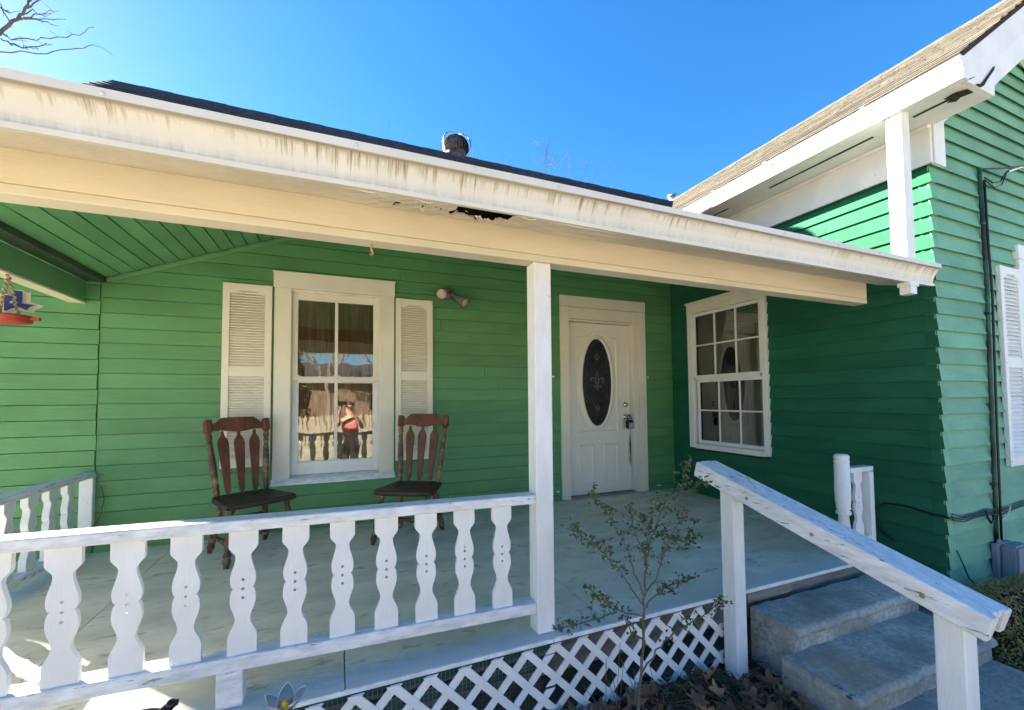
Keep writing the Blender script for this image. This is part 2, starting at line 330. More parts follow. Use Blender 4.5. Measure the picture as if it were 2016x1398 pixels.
def bar(bm, p0, p1, w, h, upv=(0, 0, 1), bev=0.0):
    """box along p0->p1; w across, h along up"""
    p0 = Vector(p0); p1 = Vector(p1); d = (p1 - p0); L = d.length; d.normalize()
    s = d.cross(Vector(upv)).normalized(); u = s.cross(d)
    t = newbm(); bx(t, 0, L, -w / 2, w / 2, -h / 2, h / 2, bev)
    mtx = Matrix(((d.x, s.x, u.x, p0.x), (d.y, s.y, u.y, p0.y), (d.z, s.z, u.z, p0.z), (0, 0, 0, 1)))
    merge(bm, t, mtx)
def merge(bm, t, mtx=None):
    if mtx is not None: bmesh.ops.transform(t, matrix=mtx, verts=t.verts)
    me = bpy.data.meshes.new('tmp'); t.to_mesh(me); t.free(); bm.from_mesh(me); bpy.data.meshes.remove(me)
def ball(bm, c, r, seg=12, rings=8, sc=(1, 1, 1)):
    t = newbm(); bmesh.ops.create_uvsphere(t, u_segments=seg, v_segments=rings, radius=r)
    merge(bm, t, Matrix.Translation(c) @ Matrix.Diagonal((*sc, 1)))

def obj(name, bm, m, parent=None, label=None, kind=None, smooth=False, fixn=True, origin=None):
    if fixn: bmesh.ops.recalc_face_normals(bm, faces=bm.faces)
    xs = [v.co for v in bm.verts]
    lo = Vector((min(c.x for c in xs), min(c.y for c in xs), min(c.z for c in xs)))
    hi = Vector((max(c.x for c in xs), max(c.y for c in xs), max(c.z for c in xs)))
    o0 = Vector(origin) if origin else Vector(((lo.x + hi.x) / 2, (lo.y + hi.y) / 2, lo.z))
    bmesh.ops.translate(bm, verts=bm.verts, vec=-o0)
    me = bpy.data.meshes.new(name); bm.to_mesh(me); bm.free()
    if smooth:
        for p in me.polygons: p.use_smooth = True
    me.materials.append(m)
    o = bpy.data.objects.new(name, me); COL.objects.link(o)
    if parent is not None:
        o.parent = parent; o.location = o0 - W[parent.name]
    else: o.location = o0
    W[o.name] = o0
    if label: o['label'] = label
    if kind: o['kind'] = kind
    return o
def thing(name, label, cat, loc, group=None, rotz=0.0, local=False):
    o = bpy.data.objects.new(name, None); COL.objects.link(o); o.location = loc; o.rotation_euler = (0, 0, rotz)
    o.empty_display_size = 0.1
    o['label'] = label; o['category'] = cat
    if group: o['group'] = group
    W[o.name] = Vector((0, 0, 0)) if local else Vector(loc)
    return o
def tag(o, label, cat, group=None):
    o['label'] = label; o['category'] = cat
    if group: o['group'] = group
    return o
def place(src, parent, wloc, rot=None):
    """a copy sharing mesh data, at a world position, under parent"""
    c = src.copy(); COL.objects.link(c); c.parent = parent
    c.location = Vector(wloc) - W[parent.name]
    if rot is not None: c.rotation_euler = rot
    W[c.name] = Vector(wloc); return c
def struct(o): o['kind'] = 'structure'; return o

# ================================================================== GROUND
bm = newbm()
n = 40
for i in range(n + 1):
    for j in range(n + 1):
        x = -110 + 220 * i / n; y = -110 + 220 * j / n
        bm.verts.new((x, y, -0.47))
bm.verts.ensure_lookup_table()
for i in range(n):
    for j in range(n):
        a = i * (n + 1) + j; bm.faces.new((bm.verts[a], bm.verts[a + n + 1], bm.verts[a + n + 2], bm.verts[a + 1]))
struct(obj('ground', bm, M['lawn']))
# leaf soil bed against the lattice
def soil_z(x, y):
    d = max(0, min(1, (y + 3.3) / 0.9))
    return -0.425 + 0.06 * d * d * max(0, min(1, (2.35 - x) / 0.7)) * (1 if x > 0.4 else 0.8) + 0.015 * math.sin(9 * x + 5 * y) + 0.012 * math.sin(17 * y - 7 * x)
bm = newbm(); nx, ny = 60, 40; grid = []
for i in range(nx + 1):
    for j in range(ny + 1):
        x = -1.5 + 4.0 * i / nx; y = -4.0 + 1.66 * j / ny
        grid.append(bm.verts.new((x, y, soil_z(x, y) + random.uniform(-.006, .006) - (0.03 if i in (0, nx) or j == 0 else 0))))
for i in range(nx):
    for j in range(ny):
        a = i * (ny + 1) + j; bm.faces.new((grid[a], grid[a + ny + 1], grid[a + ny + 2], grid[a + 1]))
struct(obj('soil', bm, M['dirt'], smooth=True))
# walkway
wk = struct(obj('walkway', (lambda b: (bx(b, 2.20, 3.43, -3.75, -2.96, -0.50, -0.36, .006), b)[1])(newbm()), M['walk']))
for k in range(4):
    bm = newbm(); bx(bm, 2.20, 3.43, -3.76 - 1.0 * (k + 1), -3.766 - 1.0 * k, -0.50, -0.362, .006); obj('paving_slab', bm, M['walk'], wk)

# ================================================================== HOUSE
house = thing('house', 'green clapboard house with white trim, deep front porch and gabled wing', 'house', (1.0, 1.0, -0.55))

def backing(name, mp, u0, u1, z0, z1, holes, m, parent, n0=-0.02, n1=-0.002):
    """sheet behind the boards, with openings; mp(u,z,n)->xyz"""
    us = sorted({u0, u1, *[h[0] for h in holes], *[h[1] for h in holes]}); zs = sorted({z0, z1, *[h[2] for h in holes], *[h[3] for h in holes]})
    bm = newbm()
    for a, b in zip(us, us[1:]):
        for c, d in zip(zs, zs[1:]):
            um, zm = (a + b) / 2, (c + d) / 2
            if any(h[0] < um < h[1] and h[2] < zm < h[3] for h in holes): continue
            prism(bm, [(a, c), (b, c), (b, d), (a, d)], lambda p, q, k: mp(p, q, k), n0, n1)
    bmesh.ops.remove_doubles(bm, verts=bm.verts, dist=1e-5)
    return obj(name, bm, m, parent)
def boards(mp, rows, uspan, holes, m, parent, proud=0.010, top=0.001, gap=0.0025, bow=0.0, under=.022):
    out = []
    for z0, z1 in rows:
        ur = uspan(z0, z1) if callable(uspan) else uspan
        if ur is None: continue
        pj = proud + random.uniform(-.0012, .0012); a, b = z0, z1 - gap; zm = (z0 + z1) / 2; segs = [ur]
        f = lambda z: pj + (top - pj) * (z - z0) / (z1 - z0)
        for h in holes:
            if h[2] < zm < h[3]:
                ns = []
                for s in segs:
                    if h[1] <= s[0] or h[0] >= s[1]: ns.append(s); continue
                    if h[0] > s[0]: ns.append((s[0], h[0]))
                    if h[1] < s[1]: ns.append((h[1], s[1]))
                segs = ns
        cut = []
        for s in segs:
            if s[1] - s[0] > 1.6 and random.random() < .42:
                q_ = s[0] + (s[1] - s[0]) * random.uniform(.25, .75); cut += [(s[0], q_ - .0015), (q_ + .0015, s[1])]
            else: cut.append(s)
        for s in cut:
            if s[1] - s[0] < .005: continue
            k = max(1, int((s[1] - s[0]) / 0.6)); ph = random.uniform(0, 6); bm = newbm(); prev = None
            for i in range(k + 1):
                u = s[0] + (s[1] - s[0]) * i / k
                dz = bow * math.sin(u * 2.3 + ph) if 0 < i < k else 0
                ring = [bm.verts.new(mp(u, z, q)) for z, q in ((a + dz + under, -.001), (a + dz, f(a)), (b + dz, f(b)), (b + dz, -.001))]
                if prev:
                    for e in range(4): bm.faces.new((prev[e], prev[(e + 1) % 4], ring[(e + 1) % 4], ring[e]))
                else: bm.faces.new(ring)
                prev = ring
            bm.faces.new(prev[::-1]); out.append(obj('siding_board', bm, m, parent))
    return out

# ---- back wall under the porch (plane y = 0, facing -y)
mpB = lambda u, z, q: Vector((u, -q, z))
holesB = [(-0.40, 0.375, 0.4181, 2.1836), (2.40, 3.43, -0.5, 2.1836)]
back = backing('back_wall', mpB, -1.72, 3.955, -0.3, 3.3, holesB, M['green'], house)
rows = [(0.0, 0.065)] + [(0.065 + .1177 * k, 0.065 + .1177 * (k + 1)) for k in range(24)]
boards(mpB, rows, (-1.70, 3.935), holesB, M['green'], back, proud=0.013, top=0.0105, gap=0.007, bow=0.0012, under=0.0)
# ---- the added piece of wall at the left, its boards a little out of line
left = backing('left_wall', mpB, -2.68, -1.72, -0.5, 2.6, [], M['green'], house)
rows = [(0.542 + .1152 * k, 0.542 + .1152 * (k + 1)) for k in range(-5, 17)]
boards(mpB, rows, lambda a, b: (-2.68, -1.704 + random.uniform(-.005, .004)), [], M['green'], left, proud=0.020, top=0.0175, gap=0.007, under=0.0)
bm = newbm(); bx(bm, -2.70, -2.66, 0.0, 3.0, -.5, 2.6)
prism(bm, [(-2.70, 2.6), (-1.9, 2.95), (-1.9, 2.98), (-2.78, 2.6)], lambda a, b, d: (a, d, b), -0.0, 3.0)
obj('side_wall', bm, M['green'], house)

# ---- wing: wall facing -x (plane x = 3.949)
XW, YG = 3.949, -2.586
mpS = lambda u, z, q: Vector((XW - q, u, z))
holesS = [(-1.29, -0.335, 0.5205, 2.1935)]
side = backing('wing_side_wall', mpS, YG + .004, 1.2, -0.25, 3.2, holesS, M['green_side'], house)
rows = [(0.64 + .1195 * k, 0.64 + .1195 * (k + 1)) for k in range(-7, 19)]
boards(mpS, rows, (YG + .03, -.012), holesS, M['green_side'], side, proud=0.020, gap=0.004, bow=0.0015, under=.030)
# ---- gable wall facing -y
mpG = lambda u, z, q: Vector((u, YG - q, z))
holesG = [(5.20, 6.08, 0.5205, 2.313)]
gable = backing('gable_wall', mpG, XW + .002, 6.85, -0.25, 3.05, holesG, M['green_gable'], house)
rk = lambda u: 3.30 + .72 * (min(u, 10.8 - u) - XW)
bm = newbm(); prism(bm, [(XW, 3.05), (6.85, 3.05), (6.85, 3.3), (5.4, rk(5.4)), (XW, 3.3)], lambda a, b, d: (a, d, b), YG + .002, YG + .02)
obj('gable_backing', bm, M['green_gable'], house)
rows = [(0.64 + .1195 * k, 0.64 + .1195 * (k + 1)) for k in range(-7, 30)]
def gspan(a, b):
    if b < 3.25: return (XW - .012, 6.86)
    u = XW + (b - 3.25) / .72
    return (u, 10.8 - u) if u < 5.3 else None
boards(mpG, rows, gspan, holesG, M['green_gable'], gable, proud=0.024, gap=0.004, bow=0.0018, under=.030)
# corner caps: one bent piece per course
caps = []
for k in range(-7, 18):
    z0 = 0.64 + .1195 * k; z1 = z0 + .1195
    bm = newbm(); w1 = .055 + random.uniform(-.004, .004); w2 = .05 + random.uniform(-.004, .004)
    o1, o2 = .027, .006
    q0 = [(XW - o1, YG + w1), (XW - o1, YG - o1), (XW + w2, YG - o1)]; q1 = [(XW - o2, YG + w1 + .004), (XW - o2, YG - o2), (XW + w2 + .004, YG - o2)]
    A = [bm.verts.new((x, y, z0 - .003)) for x, y in q0]; B = [bm.verts.new((x, y, z1 - .002)) for x, y in q1]
    i0 = [(XW, YG + w1), (XW, YG), (XW + w2, YG)]
    A2 = [bm.verts.new((x, y, z0 - .003)) for x, y in i0]; B2 = [bm.verts.new((x, y, z1 - .002)) for x, y in i0]
    for i in range(2):
        bm.faces.new((A[i], A[i + 1], B[i + 1], B[i])); bm.faces.new((A[i], A2[i], A2[i + 1], A[i + 1]))
        bm.faces.new((B[i], B[i + 1], B2[i + 1], B2[i])); bm.faces.new((A2[i], B2[i], B2[i + 1], A2[i + 1]))
    bm.faces.new((A[0], B[0], B2[0], A2[0])); bm.faces.new((A[2], A2[2], B2[2], B[2]))
    cc_ = obj('corner_cap', bm, M['green_gable'], gable); cc_.data.materials.append(M['green_side'])
    for p_ in cc_.data.polygons:
        if abs(p_.normal.x) > .7: p_.material_index = 1

# ---- rooms behind the windows (closed, dim)
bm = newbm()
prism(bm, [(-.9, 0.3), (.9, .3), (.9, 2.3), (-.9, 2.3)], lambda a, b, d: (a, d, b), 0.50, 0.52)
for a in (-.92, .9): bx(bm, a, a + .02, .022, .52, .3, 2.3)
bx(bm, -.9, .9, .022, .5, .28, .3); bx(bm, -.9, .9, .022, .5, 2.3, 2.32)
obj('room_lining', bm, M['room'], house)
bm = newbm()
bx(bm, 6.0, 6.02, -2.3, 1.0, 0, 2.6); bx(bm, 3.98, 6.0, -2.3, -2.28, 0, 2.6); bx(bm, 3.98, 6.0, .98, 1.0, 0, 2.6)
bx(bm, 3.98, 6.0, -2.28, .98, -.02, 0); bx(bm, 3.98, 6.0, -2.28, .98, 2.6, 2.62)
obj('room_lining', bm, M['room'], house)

# ---- window of the back wall
def win_part(parent, name, boxes, m, bev=.003):
    b = newbm()
    for q in boxes: bx(b, *q, bev)
    return obj(name, b, m, parent)
bwin = win_part(house, 'window', [(-.395, -.382, -.012, .10, .47, 2.125), (.357, .37, -.012, .10, .47, 2.125), (-.395, .37, -.012, .10, 2.112, 2.13)], M['trim'])
win_part(bwin, 'casing', [(-.522, -.388, -.030, .001, .447, 2.131)], M['trim'])
win_part(bwin, 'casing', [(.362, .497, -.030, .001, .447, 2.131)], M['trim'])
win_part(bwin, 'casing', [(-.530, .503, -.033, .001, 2.132, 2.262), (-.536, .509, -.040, .001, 2.262, 2.280)], M['trim'])
b = newbm(); prism(b, [(-.052, .400), (-.052, .418), (-.03, .446), (.08, .470), (.08, .44), (-.0, .40)], lambda a, z, d: (d, a, z), -.530, .505)
obj('sill', b, M['white_worn'], bwin)
win_part(bwin, 'sash', [(-.382, -.337, .012, .044, 1.315, 2.112), (.308, .357, .012, .044, 1.315, 2.112), (-.336, .307, .012, .044, 2.045, 2.112),
                        (-.336, .307, .010, .044, 1.300, 1.348)], M['trim'])
win_part(bwin, 'sash', [(-.382, -.330, .047, .080, .470, 1.335), (.308, .357, .047, .080, .470, 1.335), (-.329, .307, .047, .080, .470, .582),
                        (-.329, .307, .047, .080, 1.295, 1.335)], M['white'])
win_part(bwin, 'muntin', [(-.031, -.003, .014, .042, 1.349, 2.044)], M['trim'])
win_part(bwin, 'muntin', [(-.031, -.003, .049, .078, .583, 1.294)], M['trim'])
for x0, x1, y, z0, z1 in ((-.338, -.030, .027, 1.345, 2.047), (-.004, .309, .028, 1.345, 2.047), (-.331, -.030, .063, .58, 1.297), (-.004, .309, .064, .58, 1.297)):
    b = newbm(); bx(b, x0, x1, y, y + .004, z0, z1); obj('pane', b, M['glass'], bwin)
# ragged putty along the old glass
for (x0, x1, z, y) in ((-.335, -.034, 1.349, .012), (-.002, .305, 1.349, .012), (-.328, -.034, .583, .049), (-.002, .305, .583, .049)):
    pts = [(x0, z)]; x = x0; xs_ = []
    while x < x1: xs_.append(x); x += random.uniform(.006, .02)
    xs_.append(x1); up_ = [(q, z + random.uniform(.001, .006) + .012 * max(0, 1 - min(q - x0, x1 - q) / .025)) for q in xs_]
    b = newbm(); prism(b, [(x0, z), (x1, z)] + up_[::-1], lambda p, q, d: (p, d, q), y + .004, y + .013); obj('putty', b, M['trim'], bwin)
b = newbm(); prev = None      # pleated brown curtain behind the glass
for i in range(141):
    x = -.42 + .82 * i / 140; y = .105 + .008 * math.sin(i * 1.15) + .003 * math.sin(i * .31)
    r = (b.verts.new((x, y, .40)), b.verts.new((x, y, 2.2)))
    if prev: b.faces.new((prev[0], r[0], r[1], prev[1]))
    prev = r
obj('curtain', b, M['curtain'], bwin, smooth=True)

# ---- shutters
def shutter(parent, mp, u0, u1, z0, z1, zm0, zm1, m, slat_part, st=.052, seg=46):
    P = lambda a, b2, d: mp(a, b2, d)
    def box(bm, a0, a1, c0, c1, n0, n1): prism(bm, [(a0, c0), (a1, c0), (a1, c1), (a0, c1)], P, n0, n1)
    bm = newbm()
    box(bm, u0, u0 + st, z0, z1, .012, .042); box(bm, u1 - st, u1, z0, z1, .012, .042)
    box(bm, u0 + st, u1 - st, zm0, zm1, .012, .041); box(bm, u0 + st, u1 - st, z0, z0 + .075, .012, .041)
    # arched top rail
    k = 10; pts = [(u1 - st, z1), (u0 + st, z1)]
    for i in range(k + 1):
        t = i / k; e = min(1, max(0, (min(t, 1 - t) - .08) / .2)); e = e * e * (3 - 2 * e)
        pts.append((u0 + st + (u1 - u0 - 2 * st) * t, z1 - .085 + .028 * e))
    prism(bm, pts, P, .012, .041)
    box(bm, u0 + st, u1 - st, z0 + .02, z1 - .02, .012, .014)
    bmesh.ops.bevel(bm, geom=[e for e in bm.edges if e.calc_length() > .2], offset=.002, segments=1, affect='EDGES')
    sh = obj('shutter', bm, m, parent)
    for (c0, c1) in ((z0 + .075, zm0), (zm1, z1 - .06)):
        pitch = (z1 - z0) / seg; nsl = int((c1 - c0) / pitch); b2 = newbm(); first = None
        for i in range(nsl):
            za = c0 + (c1 - c0) * i / nsl; zb = za + (c1 - c0) / nsl * 1.08
            t = newbm() if slat_part else b2
            prism(t, [(za, .034), (za + .006, .036), (zb, .020), (zb - .004, .016)], lambda a, n_, d: mp(d, a, n_), u0 + st, u1 - st)
            if slat_part: obj('slat', t, m, sh)
        if not slat_part: obj('louvres', b2, m, sh, kind='stuff')
        else: b2.free()
    b3 = newbm()
    for (a, c) in ((u0 + .02, z1 - .03), (u1 - .02, z1 - .03), (u0 + .02, (zm0 + zm1) / 2), (u1 - .02, (zm0 + zm1) / 2), (u0 + .02, z0 + .04), (u1 - .02, z0 + .04)):
        ball(b3, mp(a, c, .042), .006, 8, 5)
    obj('screws', b3, m, sh)
    return sh
shutter(house, mpB, -.902, -.538, .575, 2.135, 1.345, 1.425, M['trim'], False, seg=70)
shutter(house, mpB, .512, .868, .555, 2.118, 1.325, 1.405, M['trim'], False, seg=70)
shutter(house, mpG, 4.825, 5.165, .575, 2.155, 1.345, 1.425, M['white'], True, seg=52)

# ---- window of the gable wall (mostly outside the frame)
gwin = obj('window', (lambda b: (bx(b, 5.175, 5.285, YG - .036, YG - .001, .58, 2.25, .003), bx(b, 6.0, 6.11, YG - .036, YG - .001, .58, 2.25, .003),
            bx(b, 5.165, 6.12, YG - .04, YG - .001, 2.252, 2.37, .003), bx(b, 5.165, 6.12, YG - .05, YG - .001, .52, .578, .003), b)[-1])(newbm()), M['white'], house)
b = newbm(); bx(b, 5.286, 5.999, YG + .0, YG + .004, .58, 2.25); obj('pane', b, M['dark_glass'], gwin)
b = newbm(); bx(b, 5.286, 5.999, YG - .02, YG - .003, 1.38, 1.43); obj('muntin', b, M['white'], gwin)

# ---- window in the wing wall beside the door
def sb(n0, n1, y0, y1, z0, z1): return (XW - n1, XW - n0, y0, y1, z0, z1)
swin = win_part(house, 'window', [sb(-.03, .012, -1.284, -1.268, .60, 2.13), sb(-.03, .012, -.372, -.356, .60, 2.13), sb(-.03, .012, -1.284, -.356, 2.118, 2.132)], M['white'])
win_part(swin, 'casing', [sb(0.0, .042, -1.318, -1.262, .545, 2.125)], M['white'])
win_part(swin, 'casing', [sb(0.0, .042, -.375, -.300, .545, 2.125)], M['white'])
win_part(swin, 'casing', [sb(0.0, .044, -1.318, -.296, 2.127, 2.245), sb(0.0, .062, -1.325, -.288, 2.246, 2.268)], M['trim'])
win_part(swin, 'sill', [sb(-.03, .030, -1.262, -.376, .535, .592)], M['white'])
win_part(swin, 'gap_shade_strip', [sb(-.03, .012, -1.262, -.376, .512, .534)], M['dark_wood'])  # dark strip painting the shade of the gap under the sill
YA, YB = -1.262, -.376
win_part(swin, 'sash', [sb(.002, .030, YA, YA + .030, 1.375, 2.122), sb(.002, .030, YB - .030, YB, 1.375, 2.122), sb(.002, .030, YA + .03, YB - .03, 2.09, 2.122), sb(.002, .034, YA + .03, YB - .03, 1.345, 1.392)], M['white'])
win_part(swin, 'sash', [sb(-.028, 0.0, YA, YA + .030, .595, 1.35), sb(-.028, 0.0, YB - .052, YB - .02, .595, 1.35), sb(-.028, 0.0, YA + .03, YB - .052, .595, .635), sb(-.028, 0.0, YA + .03, YB - .052, 1.31, 1.35)], M['white'])
gw = (YB - YA - .06) / 3
for k in (1, 2):
    yy = YB - .03 - gw * k
    win_part(swin, 'muntin', [sb(.006, .024, yy - .008, yy + .008, 1.393, 2.089)], M['white'], .002)
    yy2 = YB - .052 - (YB - YA - .082) / 3 * k
    win_part(swin, 'muntin', [sb(-.022, -.004, yy2 - .008, yy2 + .008, .636, 1.309)], M['white'], .002)
win_part(swin, 'muntin', [sb(.005, .025, YA + .031, YB - .031, 1.735, 1.751)], M['white'], .002)
win_part(swin, 'muntin', [sb(-.023, -.003, YA + .031, YB - .053, .975, .991)], M['white'], .002)
for r in range(2):
    for c in range(3):
        y1 = YB - .03 - gw * c - .004; y0 = y1 - gw + .008; z0, z1 = ((1.393, 1.734), (1.752, 2.089))[r]
        b = newbm(); bx(b, XW - .012, XW - .009, y0, y1, z0, z1); obj('pane', b, M['dark_glass'], swin)
        g2 = (YB - YA - .082) / 3; y1 = YB - .052 - g2 * c - .004; y0 = y1 - g2 + .008; z0, z1 = ((.636, .974), (.992, 1.309))[r]
        b = newbm(); bx(b, XW + .012, XW + .015, y0, y1, z0, z1); obj('pane', b, M['dark_glass'], swin)
# a pale folded blind behind the upper panes
b = newbm()
for k in range(7):
    prism(b, [(1.93 + .035 * k - .012, 0), (1.93 + .035 * k + .02, .03), (1.93 + .035 * k + .024, .028), (1.93 + .035 * k - .008, -.002)], lambda z, q, d: (XW + .07 + q, d, z - .10 * (d + 1.25)), -1.25, -.50)
obj('blind', b, M['plaster'], swin)
# house number: raised figures on the head casing
cu = bpy.data.curves.new('house_number', 'FONT'); cu.body = '1606'; cu.size = 0.115; cu.extrude = 0.005; cu.bevel_depth = 0.0015; cu.align_x = 'CENTER'; cu.align_y = 'CENTER'; cu.space_character = 1.12
to = bpy.data.objects.new('house_number', cu); COL.objects.link(to)
bpy.context.view_layer.update()
nm = bpy.data.meshes.new_from_object(to.evaluated_get(bpy.context.evaluated_depsgraph_get())); bpy.data.objects.remove(to)
nm.name = 'house_number'; nm.materials.clear(); nm.materials.append(M['trim'])
no = bpy.data.objects.new('house_number', nm); COL.objects.link(no); no.parent = swin
no.location = Vector((XW - .047, -.80, 2.183)) - W[swin.name]; no.rotation_euler = (R(90), 0, R(-90))

# ---- front door
DF = .055     # front face of the leaf, set back in the wall
door = (lambda b: (bx(b, 2.432, 3.322, DF, DF + .044, .012, 2.022, .002), obj('door', b, M['door'], house))[-1])(newbm())
win_part(house, 'door_casing', [(2.317, 2.428, -.030, .001, 0.004, 2.185), (3.402, 3.508, -.030, .001, .004, 2.185), (2.317, 3.508, -.034, .001, 2.187, 2.312)], M['trim'])
win_part(house, 'door_jamb', [(2.408, 2.429, -.012, .12, .004, 2.17), (3.326, 3.400, -.016, .001, .004, 2.05), (3.326, 3.340, .001, .12, .004, 2.05), (2.43, 3.40, -.016, .001, 2.052, 2.184), (2.43, 3.325, .001, .12, 2.028, 2.05)], M['trim'])
win_part(house, 'door_sill', [(2.43, 3.325, -.035, .12, .003, .022)], M['gray_wood'])
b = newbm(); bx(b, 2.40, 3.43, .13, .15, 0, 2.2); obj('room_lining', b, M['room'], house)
def ellipse(cx, cz, a, c, n=40): return [(cx + a * math.cos(2 * math.pi * i / n), cz + c * math.sin(2 * math.pi * i / n)) for i in range(n)]
OC = (2.846, 1.325)
def loop_tube(bm, pts, y, r, n=6):
    P = [V(a, y, c) for a, c in pts]; tube(bm, P + [P[0], P[1]], r, n, cap=False)
bm = newbm(); E0 = ellipse(*OC, .262, .575); E1 = ellipse(*OC, .235, .548); E2 = ellipse(*OC, .205, .520)
rings = [[bm.verts.new((a, DF - yv, c)) for a, c in E] for E, yv in ((E0, -.001), (ellipse(*OC, .252, .565), .012), (E1, .010), (ellipse(*OC, .222, .535), .018), (E2, .014), (ellipse(*OC, .200, .514), -.001))]
for r0, r1 in zip(rings, rings[1:]):
    for i in range(40): bm.faces.new((r0[i], r0[(i + 1) % 40], r1[(i + 1) % 40], r1[i]))
obj('oval_moulding', bm, M['door'], door, smooth=True)
bm = newbm(); f = [bm.verts.new((a, DF - .003, c)) for a, c in ellipse(*OC, .203, .517)]; g = [bm.verts.new((a, DF - .001, c)) for a, c in ellipse(*OC, .203, .517)]
bm.faces.new(f); bm.faces.new(g[::-1])
for i in range(40): bm.faces.new((f[i], f[(i + 1) % 40], g[(i + 1) % 40], g[i]))
obj('oval_glass', bm, M['leaded'], door)
def ex(z, a=.203, c=.517): return a * math.sqrt(max(0, 1 - ((z - OC[1]) / c) ** 2))
bm = newbm(); yv = DF - .005
loop_tube(bm, ellipse(*OC, .150, .455), yv, .0035)
for dx in (-.055, .055):
    z = .40
    tube(bm, [V(OC[0] + dx, yv, OC[1] - z), V(OC[0] + dx, yv, OC[1] + z)], .003, 5)
tube(bm, [V(OC[0], yv, OC[1] + .19), V(OC[0], yv, OC[1] + .46)], .003, 5); tube(bm, [V(OC[0], yv, OC[1] - .46), V(OC[0], yv, OC[1] - .19)], .003, 5)
for dz in (-.14, .145, -.30, .30):
    w = ex(OC[1] + dz, .15, .455); tube(bm, [V(OC[0] - w, yv, OC[1] + dz), V(OC[0] + w, yv, OC[1] + dz)], .003, 5)
for dz in (0.02,): 
    for s in (-1, 1): tube(bm, [V(OC[0] + s * .15, yv, OC[1] + dz), V(OC[0] + s * .2, yv, OC[1] + dz)], .003, 5)
for s in (-1, 1):
    for dz in (.25, -.25): 
        a = ex(OC[1] + dz, .15, .455); a2 = ex(OC[1] + dz); tube(bm, [V(OC[0] + s * a, yv, OC[1] + dz), V(OC[0] + s * a2, yv, OC[1] + dz)], .003, 5)
obj('lead_came', bm, M['came'], door)
def lump(bm, pts, y, r):
    tube(bm, [V(OC[0] + a, y, OC[1] + c) for a, c in pts], r, 6)
bm = newbm(); yv = DF - .007   # lily shaped ornament of bevelled glass with diamonds above and below
lump(bm, [(0, .02), (-.022, .06), (0, .135), (.022, .06), (0, .02)], yv, .006)
for s in (-1, 1):
    lump(bm, [(s * .012, -.02), (s * .03, .03), (s * .06, .055), (s * .088, .045), (s * .095, .015), (s * .075, -.0), (s * .062, .018)], yv, .0075)
    lump(bm, [(s * .01, -.02), (s * .03, -.06), (s * .055, -.055), (s * .05, -.035)], yv, .0065)
lump(bm, [(0, -.02), (-.016, -.07), (0, -.10), (.016, -.07), (0, -.02)], yv, .006)
lump(bm, [(-.03, -.005), (.03, -.005)], yv, .007)
for dz in (.30, -.30): lump(bm, [(0, dz - .045), (-.024, dz), (0, dz + .045), (.024, dz), (0, dz - .045)], yv, .006)
obj('bevelled_ornament', bm, M['bevel_glass'], door, smooth=True)
def moulding(pts, name='panel_moulding'):
    bm = newbm(); P = pts + [pts[0]]
    n_ = len(pts); inn = []
    cx = sum(a for a, c in pts) / n_; cz = sum(c for a, c in pts) / n_
    def off(k):
        out = []
        for i in range(n_):
            a = Vector(pts[i - 1]); b_ = Vector(pts[i]); c_ = Vector(pts[(i + 1) % n_])
            d1 = (b_ - a).normalized(); d2 = (c_ - b_).normalized()
            n1 = Vector((-d1.y, d1.x)); n2 = Vector((-d2.y, d2.x)); nn = (n1 + n2); nn.normalize()
            out.append(b_ + nn * (k / max(.5, nn.dot(n1))))
        return out
    R_ = [[bm.verts.new((p[0], DF - h, p[1])) for p in off(k)] for k, h in ((0, -.001), (.007, .012), (.014, .013), (.020, .002), (.032, -.001))]
    for r0, r1 in zip(R_, R_[1:]):
        for i in range(n_): bm.faces.new((r0[i], r0[(i + 1) % n_], r1[(i + 1) % n_], r1[i]))
    obj(name, bm, M['door'], door)
top = []
for i in range(17):
    t = i / 16; e = max(0, 1 - abs(t - .5) / .36); e = e * e * (3 - 2 * e); top.append((3.14 - .565 * t, 1.865 + .075 * e))
moulding([(2.575, .735), (3.14, .735)] + top)
for x0 in (2.585, 2.925): moulding([(x0, .135), (x0 + .205, .135), (x0 + .205, .595), (x0, .595)])
bm = newbm(); turned(bm, (3.245, DF, 1.055), (3.245, DF - .03, 1.055), [(0, .033), (.3, .034), (.6, .03), (1, .022)], 16); obj('deadbolt', bm, M['chrome'], door, smooth=True)
bm = newbm(); turned(bm, (3.245, DF, .905), (3.245, DF - .07, .905), [(0, .034), (.12, .034), (.2, .014), (.5, .014), (.6, .026), (.85, .03), (1, .02)], 16); obj('door_knob', bm, M['chrome'], door, smooth=True)

for k, (cx_, cz_, w_, h_) in enumerate(((2.225, 1.38, .05, .028), (3.545, 1.385, .016, .04), (3.68, .055, .10, .022), (2.27, .10, .05, .02), (3.50, .03, .03, .02))):
    pts = [(cx_ + w_ * .5 * math.cos(a) * random.uniform(.6, 1), cz_ + h_ * .5 * math.sin(a) * random.uniform(.5, 1)) for a in [2 * math.pi * i / 11 for i in range(11)]]
    b = newbm(); prism(b, pts, lambda p, q, d: (p, d, q), -.0175, -.008); obj('white_patch', b, M['white'], back)
